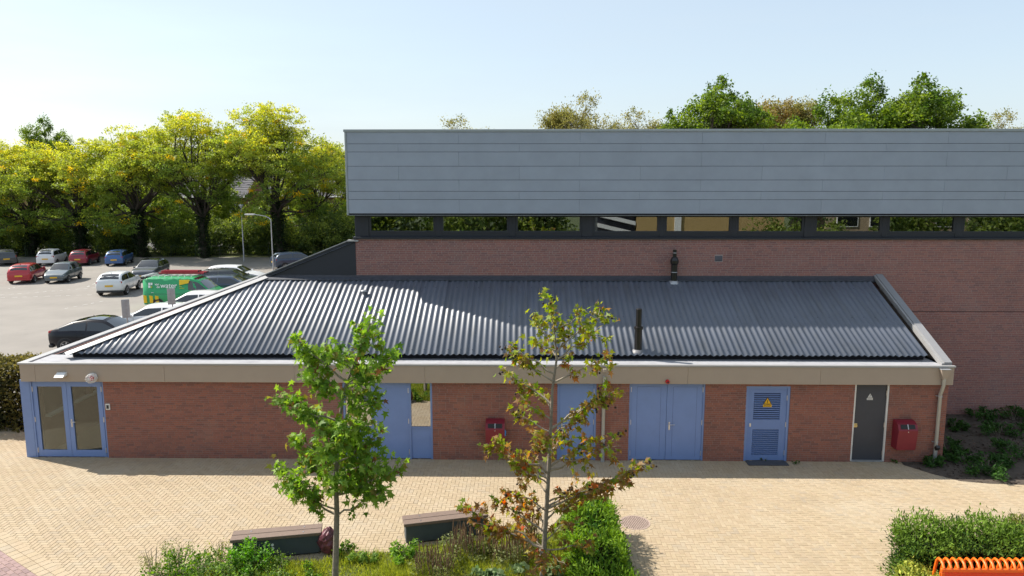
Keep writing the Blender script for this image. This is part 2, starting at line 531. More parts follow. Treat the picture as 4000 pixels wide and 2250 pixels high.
# ring of pavers round the drain
for k in range(24):
    w = 2*math.pi*k/24
    pav.append((MAN.x + .415*math.cos(w), MAN.y + .415*math.sin(w), .05, .047, w, 1))
def paver_box(mb, cx, cy, hl, hw, a, top, m):
    ca, sa = math.cos(a), math.sin(a); b = .004
    vs = []
    for z, e in ((-.01, 0), (top - .004, 0), (top, b)):
        for sx, sy in ((-1,-1),(1,-1),(1,1),(-1,1)):
            x, y = sx*(hl-e), sy*(hw-e)
            vs.append((cx + x*ca - y*sa, cy + x*sa + y*ca, z))
    fs = [(8,9,10,11)]
    for q in (0, 4):
        fs += [(q+i, q+(i+1) % 4, q+4+(i+1) % 4, q+4+i) for i in range(4)]
    mb.add(vs, fs, m)
def in_frame(x, y):
    d = CAM_R.transposed() @ (Vector((x, y, 0)) - Vector((0, 0, H)))
    px, py = 2000 + FOC*d.x/-d.z, 1125 - FOC*d.y/-d.z
    return 10 < px < 3990 and 1300 < py < 2245
cand = [q for q, p in enumerate(pav) if p[5] == 1 and in_frame(p[0], p[1]) and p[2] > .09 and p[3] < .06 and not (-6.6 < p[0] < -4.0 and p[1] < 15.2)]
cand.sort(key=lambda q: pav[q][1])
single = set(cand[:300])
fy, fp = MB(), MB()
pm_ = MB(); paver_box(pm_, 0, 0, W - .003, W/2 - .003, 0, .007, 0)
paver_me = pm_.mesh('paver', PAVER)
for q, p in enumerate(pav):
    if q in single:
        link('paver', paver_me, plaza_base, (p[0], p[1], rng.uniform(-.001, .0015)), (rng.gauss(0, .004), rng.gauss(0, .004), p[4]))
    else:
        paver_box(fy if p[5] == 1 else fp, p[0], p[1], p[2], p[3], p[4], (.0115 if (p[3] > .08 or p[2] < .06) else .007) + rng.uniform(-.0015, .0015), 0)
tag(fy.build('yellow_pavers', PAVER, plaza_base), kind='stuff')
tag(fp.build('purple_pavers', PAVER_P, plaza_base), kind='stuff')

# ------------------------------------------------------------------ brick laying
CRS, BL, JT = 0.0625, 0.221, 0.011
def lay(x0, x1, z0, z1, openings, r):
    """openings: list of (xa, xb, za, zb); returns bricks (xa, xb, za, zb)"""
    out = []
    n = int((z1 - z0) / CRS + .5)
    for c in range(n):
        za = z0 + c * CRS; zb = za + CRS - JT
        ivs = [(x0, x1)]
        for oa, ob, ua, ub in openings:
            if zb > ua and za < ub:
                nv = []
                for a, b in ivs:
                    if ob <= a or oa >= b: nv.append((a, b)); continue
                    if oa - a > .03: nv.append((a, oa))
                    if b - ob > .03: nv.append((ob, b))
                ivs = nv
        for a, b in ivs:
            x = a + r.choice((0, .055, .11, .165)) * (-1)
            while x < b:
                ln = BL if r.random() < .72 else BL / 2
                xa, xb = max(x, a), min(x + ln - JT, b)
                if xb - xa > .02: out.append((xa, xb, za, zb))
                x += ln
    return out
def brickwork(parent, bricks, yface, mat, r, pick, label_stuff):
    """300 whole bricks as pieces of their own, the rest joined"""
    full = [q for q, b in enumerate(bricks) if abs(b[1]-b[0]-(BL-JT)) < 1e-4 and pick(b)]
    full.sort(key=lambda q: bricks[q][2])
    sel = set(full[:300])
    bm = MB(); bm.box(0, BL-JT, -.005, .012, 0, CRS-JT)
    me = bm.mesh('brick', mat)
    rest = MB()
    for q, (xa, xb, za, zb) in enumerate(bricks):
        dy = r.uniform(-.0015, .0015)
        if q in sel: link('brick', me, parent, (xa, yface + dy, za))
        else: rest.box(xa, xb, yface - .005 + dy, yface + .012, za, zb)
    tag(rest.build(label_stuff, mat, parent), kind='stuff')

def thing_part(mb, name, mats, thing):
    o = mb.build(name, mats, thing)
    o.location = -Vector(thing.location)
    return o

# ================================================================== SPORTS HALL
HX0 = on_y(1390, 1000, YH).x
HX1, HY1 = 34.0, 52.0
Z_SILL = on_y(2600, 926, YH).z
Z_WTOP = on_y(2600, 836, YH).z
Z_TOP = on_y(2600, 504, YC).z
hall = empty('sports_hall', (HX0, YH, 0), 0, 'tall brown brick sports hall with grey metal cladding above a window strip', 'building')
ridge_y, ridge_z = 24.30, 4.73
# walls
b = MB()
b.box(HX0, HX1, YH, YH+.25, 0, Z_SILL - .07)
hw_ = thing_part(b, 'front_wall', MORTAR_H, hall)
vent = on_y(2807, 1010, YH)
bricks = lay(HX0, 21.0, 0.0, Z_SILL - .075, [(vent.x-.14, vent.x+.14, vent.z-.11, vent.z+.11), (-20, 11.5, -1, ridge_z-.25)], random.Random(3))
brickwork(hw_, bricks, YH, BRICK_H, random.Random(4), lambda q: q[0] < 9 and q[2] > 4.9, 'brickwork')
bm_tex = M('plain_brick', (.30,.15,.125), rough=.9, var=.2, scale=14, bump=.4, bscale=60)
b = MB()
b.box(HX0, HX0+.25, YH+.25, HY1, 0, Z_SILL - .07)
b.box(HX1-.25, HX1, YH+.25, HY1, 0, 9.3)
b.box(HX0+.25, HX1-.25, HY1-.25, HY1, 0, 9.3)
thing_part(b, 'side_wall', bm_tex, hall)
b = MB(); b.box(HX0+.25, HX1-.25, YH+.25, HY1-.25, 0.02, .06)
thing_part(b, 'hall_floor', FLOORIN, hall)
b = MB(); b.box(HX0-.02, HX1, YC+.12, HY1, Z_WTOP+.02, Z_WTOP+.25); b.box(HX0-.02, HX1, YC+.12, HY1, Z_TOP-.35, Z_TOP-.1)
thing_part(b, 'hall_roof', DARKSTEEL, hall)
# sill and window band
b = MB()
b.bbox(HX0-.06, HX1, YH-.09, YH+.28, Z_SILL-.07, Z_SILL, .01)
thing_part(b, 'window_sill', FRAME_D, hall)
panes = [(1450,1693),(1732,1980),(2023,2264),(2325,2567),(2604,2848),(2885,3131),(3190,3435),(3474,3722),(3766,4012),(4080,4330),(4360,4610),(4640,4890),(4950,5200)]
zp0, zp1 = on_y(2600, 903, YH).z, on_y(2600, 848, YH).z
px_ = [(on_y(a, 875, YH+.06).x, on_y(b_, 875, YH+.06).x) for a, b_ in panes]
fr = .075
prev = HX0
for q, (a, c) in enumerate(px_):
    b = MB()
    y0, y1 = YH+.02, YH+.11
    b.box(a-fr, a, y0, y1, zp0-fr, zp1+fr); b.box(c, c+fr, y0, y1, zp0-fr, zp1+fr)
    b.box(a, c, y0+.002, y1, zp0-fr, zp0); b.box(a, c, y0+.002, y1, zp1, zp1+fr)
    win = thing_part(b, 'window', FRAME_D, hall)
    MB().box(a-.01, c+.01, YH+.06, YH+.075, zp0-.01, zp1+.01).build('pane', GLASS_H, win)
    if q % 3 == 0 or a-fr-prev > .02:
        p = MB(); p.bbox(prev+.001, a-fr-.001, YH-.005 if (q % 3 == 0) else YH+.012, YH+.2, Z_SILL+.001, Z_WTOP+.03, .008)
        thing_part(p, 'window_post', FRAME_D, hall)
    # fill above and below the frame
    prev = c+fr
b = MB()
b.box(HX0+.01, prev, YH+.035, YH+.10, Z_SILL, zp0-fr+.002); b.box(HX0+.01, prev, YH+.035, YH+.10, zp1+fr-.002, Z_WTOP+.05)
thing_part(b, 'window_rail', FRAME_D, hall)
# clerestory on the left side of the hall: posts, panes and a white ledge inside
y = YH + .25
while y < HY1 - 1.5:
    b = MB(); b.box(HX0+.03, HX0+.18, y, y+.2, Z_SILL-.07, Z_WTOP+.04)
    thing_part(b, 'window_post', FRAME_D, hall)
    win = MB(); win.box(HX0+.05, HX0+.12, y+.2, y+2.2, Z_SILL-.07, Z_SILL+.02); win.box(HX0+.05, HX0+.12, y+.2, y+2.2, Z_WTOP-.06, Z_WTOP+.04)
    w_ = thing_part(win, 'window', FRAME_D, hall)
    MB().box(HX0+.08, HX0+.095, y+.2, y+2.2, Z_SILL+.02, Z_WTOP-.06).build('pane', glass('side_glass', (.85,.88,.88), .03, 1.4), w_)
    y += 2.2
b = MB(); b.box(HX0+.251, HX0+.62, YH+.3, HY1-.3, Z_SILL-.16, Z_SILL-.08)
thing_part(b, 'inside_ledge', WHITE, hall)
# cladding panels
CX0 = on_y(1352, 670, YC).x
b = MB(); b.box(CX0+.03, HX1, YC+.035, YC+.12, Z_WTOP-.02, Z_TOP-.03); b.box(CX0+.03, CX0+.12, YC+.12, HY1, Z_WTOP-.02, Z_TOP-.03)
thing_part(b, 'cladding_backing', DARKGAP, hall)
rows_px = [512, 561, 593, 649, 703, 747.5, 780, 835]
zs = [on_y(2700, q, YC).z for q in rows_px]
j_even = on_y(2744, 540, YC).x
for q in range(7):
    zt, zb = zs[q], zs[q+1]
    off = j_even if q % 2 == 0 else j_even + 1.98
    x = off - 3.96 * math.ceil((off - CX0) / 3.96)
    while x < HX1:
        a, c = max(x, CX0+.05), min(x + 3.96, HX1)
        if c - a > .05:
            p = MB(); p.bbox(a+.0018, c-.0018, YC + rng.uniform(-.001, .001), YC+.034, zb+.005, zt-.005, .003)
            thing_part(p, 'cladding_panel', CLAD, hall)
        x += 3.96
p = MB()
p.bbox(CX0-.05, HX1, YC-.03, YC+.3, Z_TOP-.085, Z_TOP, .008)
p.bbox(CX0-.05, CX0+.25, YC+.305, HY1, Z_TOP-.085, Z_TOP, .008)
thing_part(p, 'roof_edge_cap', CLADEDGE, hall)
p = MB(); p.bbox(CX0-.02, CX0+.047, YC-.012, YC+.05, Z_WTOP-.03, Z_TOP-.088, .006)
thing_part(p, 'corner_trim', CLADEDGE, hall)
p = MB(); p.bbox(CX0-.01, CX0+.028, YC+.055, HY1, Z_WTOP-.03, Z_TOP-.088, .004)
thing_part(p, 'side_cladding', CLAD, hall)
p = MB(); p.bbox(CX0+.05, HX1, YC-.004, YC+.1, Z_WTOP-.035, Z_WTOP-.021, .004)
thing_part(p, 'drip_edge', CLADEDGE, hall)
p = MB(); p.box(11.6, HX1, YH-.007, YH+.01, 3.618, 3.636)
thing_part(p, 'movement_joint', DARKGAP, hall)
# vent brick
p = MB(); p.bbox(vent.x-.125, vent.x+.125, YH-.012, YH+.03, vent.z-.095, vent.z+.095, .006)
vo = thing_part(p, 'wall_vent', M('vent_grey', (.10,.10,.12), rough=.6, var=.1), hall)
MB().box(vent.x-.09, vent.x+.09, YH-.0135, YH-.011, vent.z-.06, vent.z-.045).build('slot', BLACK, vo)
# lead flashing where the annex roof meets the wall
p = MB(); p.prism([(HX0-3.1, YH-.02, ridge_z-.06), (HX0-3.1, YH-.02, ridge_z+.11), (HX0-3.1, YH-.14, ridge_z-.0), (HX0-3.1, YH-.14, ridge_z-.10)], (11.95-HX0+3.1, 0, 0))
thing_part(p, 'lead_flashing', M('lead', (.06,.06,.07), rough=.7, var=.3, scale=6), hall)

# ================================================================== ANNEX
AXL, AXR = -14.28, on_y(3692, 1655, YF).x
Z_FB, Z_FT = on_y(2000, 1498, 19.9).z, on_y(2000, 1424, 19.88).z
EY, EZ = 20.45, 3.03
SL = (ridge_z - EZ) / (ridge_y - EY)
HIPX, HIPT = -13.02, -8.80
KX = (ridge_y - EY) / (HIPT - HIPX); SLX = (ridge_z - EZ) / (HIPT - HIPX)
#                                    # hip meets the eave here
annex = empty('annex', (AXL, YF, 0), 0, 'low brick annex with corrugated hip roof, blue doors and beige fascia', 'building')
def X_(px, py=1655): return on_y(px, py, YF).x
doors = dict(glazed=(X_(92), X_(415)), side=(X_(1342), X_(1690)), single=(X_(2176), X_(2328)), double=(X_(2456), X_(2750)),
             louvre=(X_(2910), X_(3081)), dark=(X_(3330), X_(3465)))
LV_TOP = on_y(3000, 1509, YF).z
ops = []
for k, (a, c) in doors.items():
    ops.append((a, c, -1, LV_TOP if k == 'louvre' else 9))
x = AXL
piers = []
for a, c in sorted(doors.values()):
    if a - x > .02: piers.append((x, a))
    x = c
piers.append((x, AXR))
for u, w in piers:
    b = MB(); b.box(u, w, YF, YF+.22, 0, Z_FB+.02); thing_part(b, 'wall_pier', MORTAR, annex)
b = MB(); b.box(AXL, AXR, YF+.001, YF+.22, Z_FB+.041, Z_FB+.3)
fw = thing_part(b, 'front_wall', MORTAR, annex)
bricks = lay(max(doors['glazed'][1], AXL), AXR, 0.0, Z_FB, ops, random.Random(11))
brickwork(fw, bricks, YF, BRICK, random.Random(12), lambda q: q[0] > 4.5 and q[2] > .3, 'brickwork')
p = MB(); p.box(doors['louvre'][0]+.002, doors['louvre'][1]-.002, YF+.002, YF+.21, LV_TOP, Z_FB+.02)
thing_part(p, 'lintel', MORTAR, annex)
# other walls, floor, deck
b = MB()
b.box(AXR-.22, AXR, YF+.22, YH, 0, 2.7)
b.box(AXL, AXL+.2, YF+.22, 45, 0, 1.1); b.box(AXL, AXL+.2, YF+.22, 45, 2.25, Z_FT-.061); b.box(AXL, HX0, 44.8, 45, 0, 2.7)
yy = YF+.22
while yy < 44:
    b.box(AXL+.002, AXL+.198, yy, yy+.14, 1.1, 2.25); yy += 2.4
thing_part(b, 'side_wall', bm_tex, annex)
b = MB(); b.box(AXL+.02, AXL+.32, YF+.4, 44.7, 1.1, 1.135)
thing_part(b, 'window_board', WHITE, annex)
MB_ = MB(); MB_.box(AXL+.09, AXL+.10, YF+.3, 44.7, 1.136, 2.25)
thing_part(MB_, 'side_pane', GLASS, annex)
b = MB(); b.box(AXL+.2, AXR-.22, YF+.22, YH-.01, .004, .03); b.box(AXL+.2, HX0, YH-.01, 44.8, .004, .03)
thing_part(b, 'inside_floor', FLOORIN, annex)
b = MB(); b.box(-7.9, -7.75, YF+.22, YH, .03, 2.6); b.box(-10.5, HX0-.01, 30, 30.1, .03, 2.6)
thing_part(b, 'inside_wall', WALLIN, annex)
b = MB(); b.box(AXL+.2, AXR-.22, YF+.01, YH-.01, 2.52, 2.68); b.box(AXL+.2, HX0-.01, YH-.01, 44.8, 2.52, 2.68)
thing_part(b, 'ceiling', WALLIN, annex)
# fascia panels
cuts = [AXL-.07] + [X_(2683, 1460) + 3.72 * k for k in range(-6, 3)]
FXR = on_y(3726, 1470, 19.9).x
cuts = sorted(c for c in cuts if AXL - .08 < c < FXR - .4) + [FXR]
for a, c in zip(cuts[:-1], cuts[1:]):
    p = MB(); p.bbox(a+.002, c-.002, 19.90, 19.96, Z_FB, Z_FT-.05, .004)
    thing_part(p, 'fascia_panel', FASCIA, annex)
b = MB(); b.box(AXL-.06, FXR-.01, 19.961, YF+.25, Z_FB+.01, Z_FB+.04)
b.box(AXL-.06, FXR-.01, 19.961, 20.0, Z_FB+.04, Z_FT-.06)
thing_part(b, 'soffit', FASCIA, annex)
for a, c, nm in ((AXL-.09, AXL-.03, 'fascia_panel'), (FXR-.05, FXR, 'fascia_panel')):
    p = MB(); p.bbox(a, c, 19.965, 45 if a < 0 else YH-.02, Z_FB, Z_FT-.05, .004)
    thing_part(p, nm, FASCIA, annex)
# metal cap along the front and the left side
p = MB(); p.bbox(AXL-.11, FXR+.03, 19.875, 19.985, Z_FT-.06, Z_FT, .008)
thing_part(p, 'front_cap', ALU, annex)
p = MB(); p.bbox(AXL-.11, AXL+.13, 19.986, 45, Z_FT-.06, Z_FT-.002, .008)
thing_part(p, 'side_cap', ALU, annex)
# flat gutter behind the cap
b = MB(); b.box(AXL+.205, FXR-.27, 20.001, 20.95, Z_FT-.20, Z_FT-.02); b.box(AXL+.202, HIPX+.3, 20.951, 45, Z_FT-.60, Z_FT-.46)
thing_part(b, 'box_gutter', BITUMEN, annex)
b = MB(); b.box(AXL+.2005, AXL+.204, 20.07, 45, Z_FT-.6, Z_FT-.062)  # near-black sheet: the shade inside the parapet is put into its colour
thing_part(b, 'parapet_shade_lining', M('lining_shade_dark', (.05,.05,.055), rough=.9, var=.2), annex)
# dark board below the eave
b = MB(); b.box(HIPX-.25, FXR-.45, EY+.22, EY+.26, Z_FT-.019, EZ+.06); b.box(HIPX+.14, HIPX+.18, EY+.261, 45, Z_FT-.139, EZ+.02)
thing_part(b, 'eave_board', DARKGAP, annex)
# corrugated sheets
WV = .177
SHW = 5 * WV
SXR = on_y(3622, 1387, EY).x
def corr(u): return .0205 * math.cos(2 * math.pi * u / WV)
def sheet_front(xa, xb):
    vs = []; fs = []; nseg = int(round((xb - xa) / WV * 10))
    for i in range(nseg + 1):
        x = xa + (xb - xa) * i / nseg
        z = corr(x - SXR) + .022 * (x - xa) / SHW
        y1 = min(ridge_y, EY + KX*(x - HIPX))
        y1 = max(y1, EY + .002)
        vs += [(x, EY, EZ + z - .008), (x, EY, EZ + z), (x, y1, EZ + SL * (y1 - EY) + z)]
    for i in range(nseg):
        a = 3 * i
        fs += [(a, a+3, a+4, a+1), (a+1, a+4, a+5, a+2)]
    return MB().add(vs, fs, 0, True)
x = SXR
while x > HIPX + .1:
    xa = max(x - SHW, HIPX - .02)
    thing_part(sheet_front(xa, x + .02), 'roof_sheet', SHEET, annex)
    x -= SHW
# fixings on the crests
sc_ = MB()
nw = int((SXR - HIPX) / WV)
for k in range(0, nw, 2):
    for yy in (EY+.18, EY+1.75, EY+3.3):
        xx = SXR - k*WV
        if yy > EY + KX*(xx - HIPX) - .1: continue
        zz = EZ + SL*(yy-EY) + .030
        sc_.lathe([(.017, -.006), (.017, .006), (.008, .012), (.0005, .012)], (xx, yy, zz), 6)
tag(thing_part(sc_, 'roof_fixings', M('fixing_dark', (.03,.035,.05), rough=.5, var=0), annex), kind='stuff')
# left slope: sheets fall towards the car park
def sheet_left(ya, yb, clip):
    vs = []; fs = []; nseg = 50
    for i in range(nseg + 1):
        y = ya + (yb - ya) * i / nseg
        z = corr(y) + .010 * (y - ya) / SHW
        xt = HX0 if not clip else min(HX0, HIPX + max((y - EY)/KX, .002))
        if clip and y > ridge_y: xt = HX0
        vs += [(HIPX - .02, y, EZ + z - .008), (HIPX - .02, y, EZ + z), (xt, y, EZ + SLX * (xt - HIPX) + z)]
    for i in range(nseg):
        a = 3 * i
        fs += [(a, a+1, a+4, a+3), (a+1, a+2, a+5, a+4)]
    return MB().add(vs, fs, 0, True)
y = EY + .02
while y < 44.5:
    thing_part(sheet_left(y, y + SHW + .02, y < ridge_y), 'roof_sheet', SHEET, annex)
    y += SHW
# unseen deck planes added below the sheets to block light
b = MB().add([(HIPX+.1, EY+.12, EZ-.02), (SXR, EY+.12, EZ-.02), (SXR, ridge_y, ridge_z-.075), (HIPT, ridge_y, ridge_z-.075)], [(0,1,2,3)])
zl = lambda x: EZ - .06 + SLX*(x - HIPX)
b.add([(HIPX+.1, EY+.15, zl(HIPX+.1)), (HIPT, ridge_y, zl(HIPT)-.02), (HIPT, 45, zl(HIPT)-.02), (HIPX+.1, 45, zl(HIPX+.1))], [(0,1,2,3)])
b.add([(HIPT, YH+.13, zl(HIPT)), (HX0, YH+.13, zl(HX0)), (HX0, 45, zl(HX0)), (HIPT, 45, zl(HIPT))], [(0,1,2,3)])
thing_part(b, 'light_block_deck', DARKGAP, annex)
# hip cap
hd = Vector((1, 1, SL)).normalized(); hs = Vector((1, -1, 0)).normalized()
p0 = Vector((HIPX-.42, EY-.42+.40, EZ - SL*.1 + .045)); p0 = Vector((HIPX-.30, EY-.06, EZ+.035)); p1 = Vector((HIPT+.05, ridge_y+.03, ridge_z+.085))
p = MB()
prof = [(-.26, -.085), (0, .014), (.19, -.04), (.19, -.05), (0, .002), (-.26, -.095)]
vs = []
for P in (p0, p1):
    for s, zz in prof: vs.append(P + hs*s + Vector((0, 0, zz)))
p.add(vs, [(i, (i+1) % 6, 6+(i+1) % 6, 6+i) for i in range(6)] + [(0,1,2,3,4,5), (11,10,9,8,7,6)])
thing_part(p, 'hip_cap', ALU, annex)
# ridge flashing
p = MB(); p.prism([(HIPT-.1, ridge_y+.06, ridge_z+.075), (HIPT-.1, ridge_y-.17, ridge_z-.01), (HIPT-.1, ridge_y-.17, ridge_z-.04), (HIPT-.1, ridge_y+.06, ridge_z+.03)], (SXR-HIPT+.2, 0, 0))
thing_part(p, 'ridge_flashing', M('ridge_lead', (.055,.06,.075), rough=.7, var=.35, scale=8), annex)
# right verge: sloping cap with a white inner face
for (xa, xb, dz0, dz1, mt, nm) in ((FXR-.20, FXR+.02, -.05, .06, M('verge_grey', (.25,.25,.26), rough=.6, var=.06), 'verge_cap'), (FXR-.265, FXR-.202, -.12, .03, ALU, 'verge_board')):
    z0_, z1_ = Z_FT + .0, ridge_z + .12
    ya, yb = 20.065, ridge_y+.07
    p = MB(); p.prism([(xa, ya, z0_+dz0), (xa, ya, z0_+dz1), (xa, yb, z1_+dz1), (xa, yb, z1_+dz0)], (xb-xa, 0, 0))
    thing_part(p, nm, mt, annex)
p = MB(); p.prism([(FXR-.05, YF+.2, 2.6), (FXR-.05, YF+.2, Z_FT), (FXR-.05, YH-.02, ridge_z+.1), (FXR-.05, YH-.02, 2.6)], (.04, 0, 0))
thing_part(p, 'verge_wall', FASCIA, annex)
# dark gable triangle between the left slope and the hall
tx0 = HIPT - .05
tz = lambda x: EZ + SLX*(x - HIPX) + .10
p = MB(); p.prism([(tx0, YH-.02, ridge_z-.1), (HX0-.002, YH-.02, ridge_z-.1), (HX0-.002, YH-.02, tz(HX0)), (tx0, YH-.02, tz(tx0))], (0, .14, 0))
thing_part(p, 'gable_cladding', DARKSTEEL, annex)
p = MB(); p.prism([(tx0-.15, YH-.05, tz(tx0)-.06), (HX0-.25, YH-.05, tz(HX0-.25)), (HX0-.25, YH-.05, tz(HX0-.25)+.035), (tx0-.15, YH-.05, tz(tx0)-.025)], (0, .2, 0))
p.bbox(HX0-.249, HX0+.12, YH-.10, YH+.1, tz(HX0-.25)-.01, tz(HX0-.25)+.045, .006)
thing_part(p, 'gable_cap', ALU, annex)

# ------------------------------------------------------------------ doors
DY = YF + .05
def hinge(parent, x, z):
    h = MB(); h.tube([(x, DY-.022, z-.075), (x, DY-.022, z+.075)], .0125, 8); h.box(x-.018, x+.018, DY-.02, DY-.012, z-.07, z+.07)
    h.build('hinge', STEEL, parent)
def lever(parent, x, z, d=1, y=None):
    y = DY-.012 if y is None else y
    h = MB(); h.bbox(x-.022, x+.022, y-.012, y, z-.14, z+.10, .006)
    h.tube([(x, y-.01, z+.03), (x, y-.055, z+.03), (x+.14*d, y-.058, z+.03)], .011, 8)
    h.build('handle', STEEL, parent)
def frame(mb, a, c, z1, w=.06, y0=None, y1=None):
    y0 = YF+.012 if y0 is None else y0; y1 = YF+.15 if y1 is None else y1
    mb.box(a, a+w, y0, y1, .012, z1); mb.box(c-w, c, y0, y1, .012, z1); mb.box(a+w, c-w, y0, y1, z1-w, z1)
# glazed entrance
a, c = doors['glazed']
zt = Z_FB + .008
d0 = X_(130); d1 = X_(411); dm = X_(268)
p = MB(); p.box(a, d0-.01, YF+.005, YF+.16, .01, zt); frame(p, d0-.008, c, zt, .05)
gd = thing_part(p, 'glazed_door', BLUE_F, annex)
for s, (u, w) in enumerate(((d0+.045, dm-.004), (dm+.004, d1-.05))):
    l = MB(); t = .13; tb = .20
    l.box(u, u+t, DY-.012, DY+.05, .02, zt-.055); l.box(w-t, w, DY-.012, DY+.05, .02, zt-.055)
    l.box(u+t, w-t, DY-.010, DY+.05, .02, .02+tb); l.box(u+t, w-t, DY-.010, DY+.05, zt-.055-.15, zt-.055)
    l.build('door_leaf', BLUE, gd)
    MB().box(u+t-.01, w-t+.01, DY+.012, DY+.02, .21, zt-.19).build('pane', GLASS, gd)
    for z in (.22, 1.15, zt-.28): hinge(gd, u+.0 if s == 0 else w, z)
lever(gd, dm+.075, 1.06)
# double door with side windows (behind the green tree)
a, c = doors['side']
m1, m2 = X_(1456), X_(1602)
p = MB(); frame(p, a, c, zt); p.box(m1-.03, m1+.03, YF+.012, YF+.15, .012, zt-.06); p.box(m2-.03, m2+.03, YF+.012, YF+.15, .012, zt-.06)
sd = thing_part(p, 'side_light_door', BLUE_F, annex)
MB().bbox(m1+.031, m2-.031, DY-.012, DY+.04, .02, zt-.062, .004).build('door_leaf', BLUE, sd)
zmid = on_y(1640, 1670, YF).z
for u, w in ((a+.06, m1-.03), (m2+.03, c-.06)):
    MB().bbox(u+.002, w-.002, DY-.008, DY+.04, .02, zmid-.03, .004).build('lower_panel', BLUE, sd)
    MB().box(u+.002, w-.002, YF+.014, DY+.05, zmid-.029, zmid).build('cross_rail', BLUE_F, sd)
    MB().box(u, w, DY+.015, DY+.023, zmid, zt-.06).build('pane', glass('mirror_glass', (.25,.28,.27), .42, 1.6), sd)
for z in (.22, 1.15, zt-.28): hinge(sd, m2-.035, z)
lever(sd, m1+.10, 1.06)
# single door (behind the red-leaved tree)
a, c = doors['single']
p = MB(); frame(p, a, c, zt); so = thing_part(p, 'single_door', BLUE_F, annex)
MB().bbox(a+.062, c-.062, DY-.012, DY+.04, .02, zt-.062, .004).build('door_leaf', BLUE, so)
for z in (.22, 1.15, zt-.28): hinge(so, c-.06, z)
lever(so, a+.14, 1.06)
# plain double door
a, c = doors['double']
p = MB(); frame(p, a, c, zt, .05); dd = thing_part(p, 'double_door', BLUE_F, annex)
m1 = X_(2603)
for s, (u, w) in enumerate(((a+.052, m1-.004), (m1+.004, c-.052))):
    MB().bbox(u, w, DY-.012, DY+.04, .02, zt-.055, .004).build('door_leaf', BLUE, dd)
    fr_ = MB()      # raised flat border on the leaf
    for q in ((u+.17, u+.176), (w-.176, w-.17)): fr_.box(q[0], q[1], DY-.0135, DY-.0118, .12, zt-.14)
    fr_.box(u+.176, w-.176, DY-.0135, DY-.0118, zt-.146, zt-.14)
    fr_.build('groove', M('groove_blue', (.04,.065,.19), rough=.6, var=0), dd)
    for z in (.22, 1.15, zt-.22): hinge(dd, u-.002 if s == 0 else w+.002, z)
lever(dd, m1+.09, 1.06)
# louvre door
a, c = doors['louvre']
p = MB(); frame(p, a, c, LV_TOP-.004, .07); lo = thing_part(p, 'louvre_door', BLUE_F, annex)
l = MB(); u, w = a+.072, c-.072; zt2 = LV_TOP-.078
z_a, z_b = on_y(3000, 1782, YF).z, on_y(3000, 1680, YF).z
z_c, z_d = on_y(3000, 1644, YF).z, on_y(3000, 1537, YF).z
s0, s1 = X_(2942), X_(3046)
l.box(u, s0, DY-.012, DY+.04, .02, zt2); l.box(s1, w, DY-.012, DY+.04, .02, zt2)
l.box(s0, s1, DY-.0118, DY+.04, .02, z_a); l.box(s0, s1, DY-.0118, DY+.04, z_b, z_c); l.box(s0, s1, DY-.0118, DY+.04, z_d, zt2)
l.build('door_leaf', LOUVRE, lo)
MB().box(s0, s1, DY+.041, DY+.05, z_a, z_d).build('louvre_backing', BLACK, lo)
for lo0, hi0 in ((z_a, z_b), (z_c, z_d)):
    n = 13; st = (hi0-lo0)/n
    for q in range(n):
        z = lo0 + q*st
        MB().prism([(s0+.002, DY-.014, z+.002), (s0+.002, DY-.014, z+st*.40), (s0+.002, DY+.030, z+st*.58), (s0+.002, DY+.030, z+st*.46)], (s1-s0-.004, 0, 0)).build('louvre_slat', LOUVRE, lo)
for z in (.25, 1.1, LV_TOP-.35): hinge(lo, w+.004, z)
p = MB(); p.bbox(s0-.10, s0-.05, DY-.03, DY-.011, 1.03, 1.13, .005); p.build('handle', STEEL, lo)
p = MB(); p.box(a+.05, c-.05, YF-.35, YF-.03, .012, .03)
thing_part(p, 'step_plate', M('step_stone', (.06,.065,.08), rough=.9, var=.2), annex)
# charcoal door with white frame
a, c = doors['dark']
p = MB(); frame(p, a, c, zt, .05); do = thing_part(p, 'charcoal_door', WHITE, annex)
MB().bbox(a+.051, c-.051, DY+.0, DY+.05, .045, zt-.052, .004).build('door_leaf', CHARCOAL, do)
p = MB(); p.bbox(a+.055, a+.155, DY-.012, DY+.001, 1.02, 1.14, .004); p.tube([(a+.13, DY-.01, 1.08), (a+.13, DY-.05, 1.08)], .02, 10)
p.build('lock', M('brass', (.62,.50,.24), rough=.35, metal=.7, var=.05), do)
MB().box(a+.05, c-.05, YF-.02, YF+.12, .012, .045).build('threshold', GALV, do)
for z in (.25, 1.1, zt-.3): hinge(do, c-.055, z)
